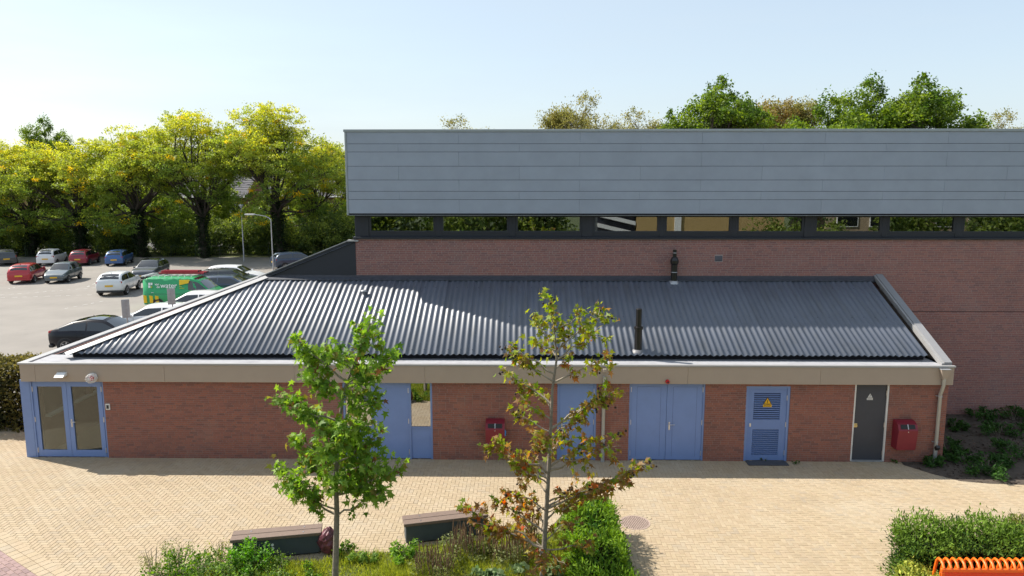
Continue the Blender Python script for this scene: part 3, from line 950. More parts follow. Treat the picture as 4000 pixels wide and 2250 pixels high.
# warning signs
def tri_sign(parent, cx, zc, w, y, cbody, cplate, cline):
    h = w * .9
    p = MB(); p.prism([(cx-w/2, y, zc-h/2), (cx+w/2, y, zc-h/2), (cx, y, zc+h/2)], (0, -.004, 0))
    s = p.build('warning_sign', cline, parent)
    k = .80
    MB().prism([(cx-w/2*k, y-.0045, zc-h/2+.06*w), (cx+w/2*k, y-.0045, zc-h/2+.06*w), (cx, y-.0045, zc+h/2-.13*w)], (0, -.002, 0)).build('sign_face', cbody, parent)
    bolt = [(.10,.30),(-.10,.02),(-.01,.02),(-.08,-.20),(-.12,-.18),(-.07,-.32),(.03,-.19),(-.02,-.20),(.11,.08),(.0,.08),(.14,.30)]
    pts = [(cx + bx*w*.8, y-.007, zc - h*.08 + bz*w*.8) for bx, bz in bolt]
    MB().prism(pts, (0, -.002, 0)).build('bolt_symbol', BLACK, parent)
    MB().box(cx-w*.5, cx+w*.5, y-.004, y, zc-h/2-.36*w, zc-h/2-.03*w).build('text_plate', cplate, parent)
    l = MB()
    for q in range(3):
        x = cx - w*.40
        zz = zc-h/2-.10*w-.085*w*q
        r = random.Random(q + int(cx*10))
        while x < cx + w*.38:
            ln = r.uniform(.05, .16)*w
            l.box(x, min(x+ln, cx+w*.42), y-.0055, y-.0042, zz-.03*w, zz); x += ln + .03*w
    l.build('small_print', cline, parent)
lc = (s0+s1)/2 + .02
tri_sign(lo, on_y(3000, 1565, YF).x, on_y(3000, 1566, YF).z, .24, DY-.014, YELLOW, YELLOW, BLACK)
tri_sign(do, on_y(3402, 1545, YF).x, on_y(3402, 1546, YF).z, .17, DY-.002, WHITE, WHITE, M('sign_grey', (.10,.10,.11), rough=.6, var=0))

# ------------------------------------------------------------------ drain pipes
def drain(px_top, hopper):
    top = on_y(px_top, 1440, 19.86); x = top.x
    p = MB()
    if hopper:
        h = MB(); h.prism([(x-.13, 19.76, Z_FT-.09), (x+.13, 19.76, Z_FT-.09), (x+.055, 19.80, Z_FB+.18), (x-.055, 19.80, Z_FB+.18)], (0, .135, 0))
        ho = thing_part(h, 'hopper', FASCIA, annex)
        MB().bbox(x-.14, x+.14, 19.755, 19.897, Z_FT-.088, Z_FT-.07, .004).build('rim', GALV, ho)
    else:
        h = MB(); h.bbox(x-.05, x+.05, 19.80, 19.90, Z_FT-.20, Z_FT-.10, .01); thing_part(h, 'hopper', FASCIA, annex)
    p.tube([(x, 19.84, Z_FB+.22), (x, 19.84, Z_FB-.0), (x, 19.90, Z_FB-.18), (x, 19.95, Z_FB-.28), (x, 19.95, .42)], .048, 12)
    po = thing_part(p, 'drain_pipe', PIPE, annex)
    MB().tube([(x, 19.95, .42), (x, 19.95, 0)], .055, 12).build('foot_pipe', GALV, po)
    for z in (Z_FB-.36, .62):
        MB().tube([(x, 19.95, z), (x, 19.95, z+.035)], .058, 12).bbox(x-.09, x+.09, 19.985, 20.04, z+.005, z+.03, .004).build('pipe_clamp', GALV, po)
    q = MB(); q.prism([(x-.05, 19.88, .42), (x+.05, 19.88, .42), (x+.05, 19.80, .52), (x-.05, 19.80, .52)], (0, .06, .06)); q.build('leaf_catcher', PLASTIC_D, po)
drain(3690, True)
drain(2362, False)
p = MB(); p.tube([(AXL-.10, YF+.05, Z_FB-.05), (AXL-.10, YF+.05, .02)], .04, 10)
thing_part(p, 'drain_pipe', PIPE, annex)
# ------------------------------------------------------------------ flues on the roof
def roof_pt(px, py):
    d = ray(px, py)
    # H + t dz = EZ + SL (t dy - EY)
    t = (EZ - SL*EY - H) / (d.z - SL*d.y)
    return d * t + Vector((0, 0, H))
f1 = roof_pt(2492, 1368)
p = MB()
p.lathe([(.11,-.06),(.11,.62),(.135,.63),(.135,.70),(.085,.71),(.085,1.22),(.06,1.24),(.0,1.24)], f1, 24, smooth=False)
fo = thing_part(p, 'flue_pipe', BLACKPIPE, annex)
MB().lathe([(.20,-.08),(.15,.02),(.115,.03)], f1, 16).build('collar', M('flue_collar', (.16,.16,.17), rough=.5, var=.2), fo)
f2 = roof_pt(2632, 1103)
p = MB(); p.lathe([(.105,-.06),(.105,.33),(.115,.335),(.115,.36),(.105,.365),(.105,.60),(.135,.64),(.14,.74),(.10,.84),(.065,.86),(.065,1.10),(.0,1.11)], f2, 24, smooth=False)
fo = thing_part(p, 'flue_pipe', BLACKPIPE, annex)
MB().lathe([(.108,.338),(.119,.338),(.119,.358),(.108,.358)], f2, 16).build('steel_band', STEEL, fo)
MB().lathe([(.068,.985),(.072,.985),(.072,1.005),(.068,1.005)], f2, 12).build('steel_band', STEEL, fo)
MB().lathe([(.17,-.05),(.14,.05),(.108,.06)], f2, 16).build('collar', GALV, fo)
f3 = roof_pt(1422, 1152)
p = MB(); p.lathe([(.05,-.05),(.05,.10),(.11,.11),(.10,.15),(.03,.17),(.0,.17)], f3, 14)
thing_part(p, 'roof_vent', GALV, annex)

# ------------------------------------------------------------------ small things on the fascia and the wall
def at_wall(px, py, y): return on_y(px, py, y)
q = at_wall(248, 1463, 19.9)
t = empty('wall_lamp', (q.x, 19.898, q.z), 0, 'small white wedge-shaped wall lamp on the fascia above the glazed door', 'lamp')
MB().prism([(-.15,0,-.03),(-.15,0,.07),(-.15,-.06,.07),(-.15,-.22,-.03)], (.26, 0, 0)).build('lamp_housing', WHITE, t)
MB().prism([(-.13,-.01,-.036),(-.13,-.01,-.031),(-.13,-.2,-.031),(-.13,-.2,-.036)], (.22, 0, 0)).build('lamp_glass', LAMPGLASS, t)
q = at_wall(365, 1474, 19.9)
t = empty('alarm_beacon', (q.x, 19.898, q.z), 0, 'round white caged alarm beacon with red centre above the glazed door', 'alarm')
p = MB(); p.tube([(0, 0, 0), (0, -.05, 0)], .13, 16); p.build('base', WHITE, t)
p = MB()
for k in range(10):
    w = 2*math.pi*k/10
    p.tube([(.135*math.cos(w), -.04, .135*math.sin(w)), (.12*math.cos(w), -.20, .12*math.sin(w)), (.0, -.225, 0)], .007, 5)
for rr, yy in ((.137,-.06),(.132,-.11),(.127,-.16),(.10,-.21),(.05,-.22)):
    pts = [(rr*math.cos(2*math.pi*k/16), yy, rr*math.sin(2*math.pi*k/16)) for k in range(17)]
    p.tube(pts, .006, 5, cap=False)
p.build('cage', WHITE, t)
MB().ball((0,-.10,0), .075, 12, 8).build('beacon_lens', M('beacon_red', (.55,.04,.04), rough=.3, var=0), t)
q = at_wall(2607, 1490, 19.9)
t = empty('alarm_bell', (q.x, 19.898, q.z), 0, 'small red alarm siren on the fascia above the plain double door', 'alarm')
p = MB(); p.tube([(0,0,0),(0,-.05,0),(0,-.09,0)], [.06,.06,.045], 14); p.build('housing', M('siren_red', (.55,.015,.02), rough=.4, var=0), t)
MB().tube([(0,-.09,0),(0,-.11,0)], .025, 10).build('grille', PLASTIC_D, t)
q = at_wall(423, 1588, YF)
t = empty('door_reader', (q.x, YF-.006, q.z), 0, 'white door access panel with black reader beside the glazed door', 'access panel')
MB().bbox(-.065,.065,-.03,0,-.09,.09,.008).build('plate', WHITE, t)
MB().bbox(-.035,.035,-.042,-.029,-.055,.055,.008).build('reader', PLASTIC_D, t)
# ================================================================== VEGETATION
def unit(a): return a / np.maximum(np.linalg.norm(a, axis=-1, keepdims=True), 1e-9)
def leaf_quads(C, L, rg, bias=(0, 0, .5), aspect=.5, dirs=None, dmix=.0):
    """leaf-shaped quads (pointed at both ends) centred on C"""
    N = len(C)
    n = unit(rg.normal(size=(N, 3)) + np.array(bias))
    t = rg.normal(size=(N, 3))
    if dirs is not None: t = unit(t) * (1 - dmix) + dirs * dmix
    t = unit(t - n * (t * n).sum(1, keepdims=True))
    b = np.cross(n, t)
    L = np.broadcast_to(np.asarray(L, dtype=float).reshape(-1, 1), (N, 1))
    w = L * aspect * .5
    fold = n * L * rg.uniform(-.12, .12, size=(N, 1))
    return np.stack([C - t*L*.5, C + b*w + fold, C + t*L*.5, C - b*w + fold], axis=1)

def crown_points(lobes, nclump, lp, clump_r, rg, shell=.55, flat=.65):
    """clump centres spread through the lobes, leaves gathered round each clump"""
    wts = np.array([l[1][0]*l[1][1]*l[1][2] for l in lobes]) ** .67
    wts /= wts.sum()
    which = rg.choice(len(lobes), nclump, p=wts)
    d = unit(rg.normal(size=(nclump, 3)))
    r = shell + (1 - shell) * np.sqrt(rg.random((nclump, 1)))
    cen = np.array([lobes[k][0] for k in which]); rad = np.array([lobes[k][1] for k in which])
    cc = cen + d * r * rad
    cr = clump_r * rg.uniform(.55, 1.35, size=(nclump, 1))
    k = np.repeat(np.arange(nclump), lp)
    off = rg.normal(size=(nclump*lp, 3)) * .5 * cr[k]
    off[:, 2] *= flat
    return cc, cc[k] + off, k, which

def blend(a, b, t):
    a = np.array(a); b = np.array(b)
    return a + (b - a) * t

def limb(mb, a, b, r0, r1, rg, n=6, seg=5, sag=.12):
    a = np.array(a, float); b = np.array(b, float)
    L = np.linalg.norm(b - a)
    pts = []
    o = rg.normal(size=3) * L * sag
    for i in range(seg + 1):
        t = i / seg
        pts.append(a + (b - a) * t + o * math.sin(math.pi * t) * .5 + rg.normal(size=3) * L * .02 * (0 < i < seg))
    mb.tube(pts, [r0 + (r1 - r0) * i / seg for i in range(seg + 1)], n)
    return pts

def tree_meshes(key, seed, lobes, fork, trunk_r, nclump, lp, leaf, clump_r, colfn, bark, shell=.55, flat=.65,
                bias=(0, 0, .6), aspect=.55, ivy=None, droop=0.0, twigs=40):
    rg = np.random.default_rng(seed)
    cc, P, k, which = crown_points(lobes, nclump, lp, clump_r, rg, shell, flat)
    if droop:
        P[:, 2] -= droop * rg.random(len(P)) ** 2
    tint = colfn(cc, rg)
    col = tint[k] * rg.uniform(.85, 1.15, size=(len(P), 1))
    dirs = np.tile(np.array([0, 0, -1.0]), (len(P), 1)) if droop else None
    V = leaf_quads(P, leaf * rg.uniform(.7, 1.3, len(P)), rg, bias, aspect, dirs, .5 if droop else 0)
    crown = quads_mesh(key + '_crown', V, LEAF_T if droop else LEAF, np.clip(col*1.5, 0, .9))
    mb = MB()
    top = np.array(fork, float)
    base = np.array([0, 0, -.1])
    pts = [base, base + (top - base)*.35 + rg.normal(size=3)*.12*[1,1,0], base + (top-base)*.7 + rg.normal(size=3)*.15*[1,1,0], top]
    mb.tube(pts, [trunk_r*1.35, trunk_r*1.05, trunk_r*.95, trunk_r*.8], 10)
    ends = []
    for ci, (c, r) in enumerate(lobes):
        st = pts[2] + (pts[3] - pts[2]) * rg.random()
        lp_ = limb(mb, st, np.array(c) - [0, 0, r[2]*.3], trunk_r*.42, trunk_r*.14, rg)
        ends.append(lp_)
    for i in range(min(twigs * len(lobes), nclump)):
        e = ends[which[i]]
        limb(mb, e[rg.integers(2, len(e))], cc[i], trunk_r*.09, trunk_r*.02, rg, 4, 3, .2)
    trunk = mb.mesh(key + '_trunk', bark)
    ivm = None
    if ivy:
        h, rr, n = ivy
        z = rg.random(n) * h
        a = rg.random(n) * 2*math.pi
        f = np.interp(z / h, [0, .35, .7, 1], [0, .35, .7, 1])
        lin = np.array([np.interp(f, [0, .35, .7, 1], [p[i] for p in pts]) for i in range(3)]).T
        rad = rr * (1 + .35*np.sin(z*2.1 + a*2) + .25*rg.normal(size=n))
        C = np.stack([lin[:, 0] + rad*np.cos(a), lin[:, 1] + rad*np.sin(a), z * pts[3][2] / h * .98], 1)
        Vi = leaf_quads(C, .16*rg.uniform(.7, 1.3, n), rg, (0, 0, .3), .8)
        ci = np.tile([.026, .045, .016], (n, 1)) * rg.uniform(.5, 1.7, size=(n, 1))
        ivm = quads_mesh(key + '_ivy', Vi, LEAF, ci)
    return trunk, crown, ivm

def plant_tree(name, meshes, loc, label, cat='tree', group=None, s=1.0, sz=None, rz=0.0):
    t = empty(name, loc, rz, label, cat, group)
    t.scale = (s, s, sz or s)
    link('trunk', meshes[0], t)
    tag(link('crown', meshes[1], t), kind='stuff')
    if meshes[2]: tag(link('ivy', meshes[2], t), kind='stuff')
    return t

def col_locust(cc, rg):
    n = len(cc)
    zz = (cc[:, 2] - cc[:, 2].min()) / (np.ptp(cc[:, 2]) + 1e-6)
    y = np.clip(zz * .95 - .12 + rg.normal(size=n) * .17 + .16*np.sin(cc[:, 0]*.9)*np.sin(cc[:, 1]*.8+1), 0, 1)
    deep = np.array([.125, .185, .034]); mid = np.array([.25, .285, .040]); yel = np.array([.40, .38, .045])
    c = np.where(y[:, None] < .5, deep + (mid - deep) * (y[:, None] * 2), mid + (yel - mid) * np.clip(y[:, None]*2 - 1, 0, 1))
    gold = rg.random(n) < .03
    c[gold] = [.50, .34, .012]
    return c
def locust(key, seed, hgt, wide=1.0, low=.40):
    r = random.Random(seed)
    lobes = []
    for i in range(12):
        a = 2*math.pi*i/12 + r.uniform(-.35, .35)
        rr = r.uniform(2.8, 5.4)*wide
        lobes.append(((rr*math.cos(a), rr*math.sin(a), hgt*r.uniform(.50, .74)), (r.uniform(1.6, 2.8), r.uniform(1.6, 2.8), r.uniform(1.2, 2.0))))
    for i in range(7):
        a = 2*math.pi*i/7 + r.uniform(-.4, .4)
        rr = r.uniform(.6, 3.4)*wide
        lobes.append(((rr*math.cos(a), rr*math.sin(a), hgt*r.uniform(.76, .92)), (r.uniform(1.4, 2.5), r.uniform(1.4, 2.5), r.uniform(1.0, 1.6))))
    for i in range(10):
        a = r.uniform(0, 6.28); rr = r.uniform(1.8, 5.0)*wide
        lobes.append(((rr*math.cos(a), rr*math.sin(a), hgt*r.uniform(low-.10, low+.10)), (r.uniform(.9, 1.8), r.uniform(.9, 1.8), r.uniform(.7, 1.2))))
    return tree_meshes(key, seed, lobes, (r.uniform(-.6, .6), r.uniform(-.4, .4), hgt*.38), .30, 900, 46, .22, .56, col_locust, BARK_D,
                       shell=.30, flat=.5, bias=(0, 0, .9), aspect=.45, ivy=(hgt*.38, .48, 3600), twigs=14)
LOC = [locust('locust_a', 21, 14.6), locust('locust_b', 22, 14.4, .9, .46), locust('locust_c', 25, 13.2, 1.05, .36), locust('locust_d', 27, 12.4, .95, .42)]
row = [ (1095, 1006, 0, 1.06, 1.10, .3, 'tallest golden green tree of the row, next to the hall'),
        (800, 1006, 1, 1.02, 1.08, 1.1, 'yellow topped tree on a thick ivy-covered trunk, left of the tallest one'),
        (562, 1003, 2, 1.0, 1.05, 2.2, 'green and yellow tree behind the blue hatchback, ivy on its trunk'),
        (328, 1000, 3, .95, 1.02, 3.4, 'yellow green tree with a forked ivy trunk behind the dark red hatchback'),
        (118, 1000, 2, .90, .94, 4.9, 'yellowing tree with a leaning ivy trunk behind the white hatchback'),
        (-90, 1000, 3, .90, .98, 5.6, 'yellow green tree cut off by the left edge of the picture')]
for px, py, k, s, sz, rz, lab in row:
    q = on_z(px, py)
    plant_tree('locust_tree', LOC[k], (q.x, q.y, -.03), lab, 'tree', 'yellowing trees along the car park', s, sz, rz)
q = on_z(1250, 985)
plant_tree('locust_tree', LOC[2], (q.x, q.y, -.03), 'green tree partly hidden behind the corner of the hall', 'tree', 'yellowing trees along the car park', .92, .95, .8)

# oaks and birches behind the hall
def col_oak(cc, rg):
    n = len(cc)
    c = blend([.052, .095, .014], [.155, .205, .024], rg.random((n, 1)) ** 1.2)
    return c
def col_birch(cc, rg):
    return blend([.13, .135, .035], [.21, .185, .055], rg.random((len(cc), 1)))
def col_brown(cc, rg):
    c = blend([.21, .135, .045], [.15, .145, .04], rg.random((len(cc), 1)))
    return c
def dome(seed, hgt, R_, n, top=.32, tower=0.0):
    r = random.Random(seed); lobes = []
    for i in range(n):
        a = r.uniform(0, 6.28); rr = R_*math.sqrt(r.random())*.8
        z = hgt*(1 - top*r.random()) - (rr/R_)**2*hgt*.13 - 1.0
        lobes.append(((rr*math.cos(a), rr*math.sin(a), z), (r.uniform(.8, 1.5), r.uniform(.8, 1.5), r.uniform(.8, 1.4))))
    if tower: lobes.append(((r.uniform(-.5, .5), 0, hgt - .6), (.9, .9, 1.4)))
    return lobes
OAK = [tree_meshes('oak_a', 31, dome(31, 16.0, 4.6, 30, .36, 1), (0, 0, 9), .3, 720, 50, .23, .55, col_oak, BARK_D, shell=.5, flat=.9, aspect=.6, twigs=12),
       tree_meshes('oak_b', 32, dome(35, 16.0, 5.2, 34, .36, 1), (0, 0, 9), .3, 850, 50, .23, .55, col_oak, BARK_D, shell=.5, flat=.9, aspect=.6, twigs=12)]
BIRCH = [tree_meshes('birch_a', 33, dome(33, 15.0, 3.4, 18, .35, 0), (0, 0, 9), .18, 420, 60, .19, .45, col_birch, BARK, shell=.3, flat=1.0, aspect=.45, droop=.6, twigs=25),
         tree_meshes('birch_b', 34, dome(38, 15.0, 3.2, 16, .35, 0), (0, 0, 9), .18, 420, 60, .19, .45, col_brown, BARK, shell=.3, flat=1.0, aspect=.5, droop=.5, twigs=25)]
BIRCH.append(tree_meshes('birch_c', 39, dome(39, 15.0, 3.6, 16, .30, 1), (0, 0, 9), .18, 300, 46, .18, .5, col_birch, BARK, shell=.25, flat=1.0, aspect=.45, droop=.5, twigs=25))
def behind(name, kind, px, ytop, Y, wfac, lab, grp, rz, href):
    top = on_y(px, ytop, Y)
    sz = (top.z + .2) / href
    plant_tree(name, kind, (top.x, Y, -.03), lab, 'tree', grp, wfac, sz, rz)
G2 = 'tree tops rising behind the hall'
behind('oak_tree', OAK[0], 2810, 335, 60, 1.02, 'dense dark green tree top over the middle of the hall roof', G2, .2, 16.2)
behind('oak_tree', OAK[1], 3410, 330, 61, .95, 'green tree top in the right group over the hall, left of the widest one', G2, 1.0, 16.2)
behind('oak_tree', OAK[0], 3620, 325, 60, 1.05, 'widest and brightest green tree top at the right over the hall', G2, 2.4, 16.2)
behind('oak_tree', OAK[1], 3240, 400, 56, .95, 'low green tree top below the brown crown over the hall', G2, 4.0, 16.2)
behind('birch_tree', BIRCH[1], 3040, 345, 66, 1.15, 'orange brown autumn tree top between the green ones over the hall', G2, .7, 15.5)
behind('birch_tree', BIRCH[0], 3200, 365, 67, 1.1, 'pale olive birch top right of the brown crown', G2, 2.0, 15.5)
behind('birch_tree', BIRCH[2], 2290, 355, 62, 1.0, 'tallest thin birch top rising over the left part of the hall roof', G2, 1.3, 15.5)
behind('birch_tree', BIRCH[0], 2180, 400, 64, 1.05, 'rounded olive birch top just left of the tallest birch', G2, 3.3, 15.5)
behind('birch_tree', BIRCH[2], 2480, 420, 66, 1.15, 'sparse spreading birch top between the tallest birch and the dark oak', G2, 4.1, 15.5)
behind('birch_tree', BIRCH[2], 1780, 450, 70, 1.15, 'small weeping birch top over the left end of the hall', G2, 5.2, 15.5)
behind('birch_tree', BIRCH[0], 1920, 490, 75, .6, 'tiny birch tip just showing over the hall edge', G2, 2.7, 15.5)
behind('birch_tree', BIRCH[2], 3920, 425, 68, 1.1, 'thin pale birch top at the right edge over the hall', G2, .4, 15.5)
behind('oak_tree', OAK[0], 2625, 460, 60, .55, 'small green tree tip left of the dark oak over the hall', G2, 3.0, 16.2)
q = on_y(170, 475, 105)
plant_tree('oak_tree', OAK[1], (q.x, 105, -.03), 'darker green tree rising behind the left end of the row', 'tree', None, .9, q.z/16, 1.7)

# understory shrubs below the row
def col_shrub(cc, rg):
    return blend([.045, .075, .02], [.20, .24, .04], rg.random((len(cc), 1)) ** 1.6)
def shrub(key, seed, w, h, n=230, lp=34, leaf=.17, colfn=col_shrub):
    r = random.Random(seed)
    lobes = [((r.uniform(-w, w), r.uniform(-w*.6, w*.6), h*r.uniform(.15, .75)), (r.uniform(.6, 1.1)*w*.6, r.uniform(.6, 1)*w*.6, h*r.uniform(.22, .34))) for _ in range(9)]
    return tree_meshes(key, seed, lobes, (0, 0, h*.2), .07, n, lp, leaf, .42, colfn, BARK_D, shell=.4, flat=.8, aspect=.6, twigs=14)
SHR = [shrub('shrub_a', 41, 2.0, 3.6), shrub('shrub_b', 42, 2.2, 4.4), shrub('shrub_c', 43, 1.8, 2.8)]
spots = [(-40,77.6,1,1.0),(30,79,0,1.1),(90,78,2,1.2),(180,79,1,1.0),(250,78,0,1.0),(400,79.5,1,1.1),(450,78.5,2,1.2),(520,80,0,1.1),(610,79,1,1.1),
         (680,78.3,0,1.0),(740,79.5,2,1.3),(860,79.2,0,1.05),(900,80.5,1,1.0),(990,80,2,1.2),(1010,78.8,0,.9),(1130,79,1,1.2),(1180,78.4,0,1.1),(1240,77.5,1,1.25),(1300,77,0,1.3),(1360,76.8,1,1.3)]
SHL = ['at the left edge behind the dark car', 'between the left edge and the leaning ivy trunk', 'at the foot of the leaning ivy trunk', 'behind the white hatchback', 'behind the gap between white and dark red hatchbacks',
       'behind the bonnet of the dark red hatchback', 'left of the blue hatchback', 'just left of the ivy trunk behind the blue hatchback', 'just right of the ivy trunk behind the blue hatchback', 'midway between the two middle ivy trunks',
       'left of the thick ivy trunk', 'right of the thick ivy trunk', 'left of the slim lamp post', 'between the two lamp posts', 'right behind the slim lamp post', 'at the foot of the tallest tree', 'right of the tallest tree foot', 'above the dark blue estate', 'above the dark gable', 'beside the hall corner']
for i, (px, Y, k, s) in enumerate(spots):
    x = on_y(px, 950, Y).x
    plant_tree('shrub', SHR[k], (x, Y, -.03), 'dark green thicket shrub ' + SHL[i], 'shrub', 'shrubs below the row of trees', s, s*rng.uniform(.9, 1.25), rng.uniform(0, 6.28))
q = on_y(985, 900, 83)
plant_tree('shrub', shrub('rust_shrub', 44, 1.5, 3.6, 160, 34, .15, col_brown), (q.x, 83, -.03), 'rust coloured round bush behind the street lamp', 'shrub', None, 1.0, 1.35, 0)
# lighter greenery behind the trunks
def col_light(cc, rg):
    return blend([.075, .12, .02], [.21, .25, .04], rg.random((len(cc), 1)))
TALL = [shrub('tall_a', 46, 2.4, 7.2, 360, 36, .20, col_light), shrub('tall_b', 47, 2.8, 8.2, 400, 36, .20, col_light)]
tl = [(-20, 84, 0, 'behind the left edge of the tree row'), (215, 86, 1, 'between the two leftmost ivy trunks'), (440, 85, 0, 'between the forked trunk and the blue hatchback tree'), (650, 85, 1, 'between the two middle ivy trunks'),
      (730, 88, 0, 'just left of the thick ivy trunk'), (880, 86, 1, 'right of the thick ivy trunk'), (1010, 87, 0, 'between the lamp posts'), (1190, 86, 1, 'right of the tallest tree'), (1330, 86, 0, 'beside the hall corner')]
for i, (px, Y, k, lab) in enumerate(tl):
    x = on_y(px, 900, Y).x
    plant_tree('tall_shrub', TALL[k], (x, Y, -.03), 'tall light green bush ' + lab, 'shrub', 'light green bushes behind the trunks', 1.0, rng.uniform(.85, 1.15), rng.uniform(0, 6.28))
# distant wood
rg = np.random.default_rng(50)
nn = 150
X = np.linspace(-190, 110, nn) + rg.normal(size=nn)*2; Yd = rg.uniform(155, 190, nn)
Z = rg.uniform(5, 13, nn)
k = np.repeat(np.arange(nn), 300)
dd = unit(rg.normal(size=(nn*300, 3))) * (rg.random((nn*300, 1))**.4)
P = np.stack([X[k], Yd[k], Z[k]], 1) + dd * np.stack([np.full(nn, 5.0), np.full(nn, 4.0), rg.uniform(3.5, 5, nn)], 1)[k]
k2 = np.repeat(np.arange(90), 160)
base = np.stack([np.linspace(-190, 110, 90)[k2], np.full(len(k2), 172.0), np.full(len(k2), 2.5)], 1) + rg.normal(size=(len(k2), 3))*[3, 2, 2.2]
P = np.concatenate([P, base]); P[:, 2] = np.abs(P[:, 2])
colr = np.concatenate([blend([.035, .06, .018], [.075, .105, .028], rg.random((nn, 1)))[k], np.tile([.03, .05, .016], (len(base), 1))])
tag(link('distant_wood', quads_mesh('distant_wood', leaf_quads(P, rg.uniform(.8, 1.5, len(P)), rg, (0, 0, .6), .7), LEAF, colr)), 'distant dark green wood behind the houses', 'wood', kind='stuff')

# ------------------------------------------------------------------ yew hedges and other clipped greenery
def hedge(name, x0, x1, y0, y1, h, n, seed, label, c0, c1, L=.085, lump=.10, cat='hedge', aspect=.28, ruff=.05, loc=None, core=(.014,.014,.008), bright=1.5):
    rg = np.random.default_rng(seed)
    cx, cy_ = (x0+x1)/2, (y0+y1)/2
    w, d = (x1-x0)/2, (y1-y0)/2
    areas = np.array([4*w*d, 2*d*h, 2*d*h, 2*w*h, 2*w*h])
    f = rg.choice(5, n, p=areas/areas.sum())
    u, v = rg.uniform(-1, 1, n), rg.uniform(-1, 1, n)
    P = np.zeros((n, 3)); Nn = np.zeros((n, 3))
    m = f == 0; P[m] = np.stack([u[m]*w, v[m]*d, np.full(m.sum(), h)], 1); Nn[m] = [0, 0, 1]
    for q, sx in ((1, -1), (2, 1)):
        m = f == q; P[m] = np.stack([np.full(m.sum(), sx*w), u[m]*d, (v[m]+1)/2*h], 1); Nn[m] = [sx, 0, 0]
    for q, sy in ((3, -1), (4, 1)):
        m = f == q; P[m] = np.stack([u[m]*w, np.full(m.sum(), sy*d), (v[m]+1)/2*h], 1); Nn[m] = [0, sy, 0]
    # round the corners and add lumps
    cr = min(w, d, h/2) * .55
    Q = P.copy()
    Q[:, 0] = np.clip(P[:, 0], -(w-cr), w-cr); Q[:, 1] = np.clip(P[:, 1], -(d-cr), d-cr); Q[:, 2] = np.clip(P[:, 2], 0, h-cr)
    D = unit(P - Q + Nn*1e-3)
    lumpf = (np.sin(P[:, 0]*5.1+seed) + np.sin(P[:, 1]*4.3+1) + np.sin(P[:, 2]*5.7+2) + np.sin(P[:, 0]*11+P[:, 1]*9+P[:, 2]*8)*.6) * .28
    P = Q + D * (cr + lumpf[:, None]*lump + rg.normal(size=(n, 1))*ruff - rg.random((n, 1))**3*.18)
    dirs = unit(D + rg.normal(size=(n, 3))*.45 + np.array([0, 0, .45]))
    col = blend(c0, c1, np.clip(.5 + lumpf[:, None]*.6 + rg.normal(size=(n, 1))*.28, 0, 1))
    V = leaf_quads(P, L*rg.uniform(.6, 1.5, n), rg, (0, 0, .2), aspect, dirs, .75)
    t = empty(name, (cx, cy_, 0) if loc is None else loc, 0, label, cat)
    tag(link('foliage', quads_mesh(name + '_foliage', V, NEEDLE, np.clip(col*bright, 0, .8)), t), kind='stuff')
    mb = MB()
    r = random.Random(seed)
    for i in range(int(max(6, w*d*30))):
        a = (r.uniform(-w, w)*.6, r.uniform(-d, d)*.6, 0); e = (r.uniform(-w, w)*.85, r.uniform(-d, d)*.85, h*r.uniform(.6, .9))
        mb.tube([a, ((a[0]+e[0])/2+r.uniform(-.1, .1), (a[1]+e[1])/2, h*.4), e], [.018, .013, .006], 5)
    mb.build('branches', BARK_D, t)
    # dense inner twigs
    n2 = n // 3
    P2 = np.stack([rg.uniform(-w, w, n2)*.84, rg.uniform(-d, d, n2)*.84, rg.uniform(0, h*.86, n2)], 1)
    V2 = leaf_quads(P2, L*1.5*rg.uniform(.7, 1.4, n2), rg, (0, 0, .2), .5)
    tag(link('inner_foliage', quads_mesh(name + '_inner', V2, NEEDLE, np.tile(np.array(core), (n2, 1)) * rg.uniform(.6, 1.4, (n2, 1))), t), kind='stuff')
    return t
YG0, YG1 = (.020, .050, .012), (.110, .165, .022)
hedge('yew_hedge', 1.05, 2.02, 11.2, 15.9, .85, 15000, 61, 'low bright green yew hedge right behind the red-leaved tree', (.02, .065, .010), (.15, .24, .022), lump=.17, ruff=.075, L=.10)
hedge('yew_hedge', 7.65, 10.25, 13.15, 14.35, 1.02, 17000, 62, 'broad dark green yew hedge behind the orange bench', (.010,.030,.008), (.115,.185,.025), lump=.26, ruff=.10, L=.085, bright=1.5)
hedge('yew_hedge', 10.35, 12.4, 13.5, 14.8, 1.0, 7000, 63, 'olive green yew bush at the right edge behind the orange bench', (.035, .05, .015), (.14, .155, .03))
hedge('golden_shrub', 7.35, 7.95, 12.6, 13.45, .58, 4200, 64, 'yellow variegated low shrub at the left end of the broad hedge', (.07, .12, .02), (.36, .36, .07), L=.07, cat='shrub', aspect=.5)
hedge('beech_hedge', -21.5, -15.75, 22.2, 23.6, 2.22, 17000, 65, 'tall brown green hedge at the left edge beside the annex', (.035, .040, .016), (.15, .125, .035), L=.10, aspect=.6)

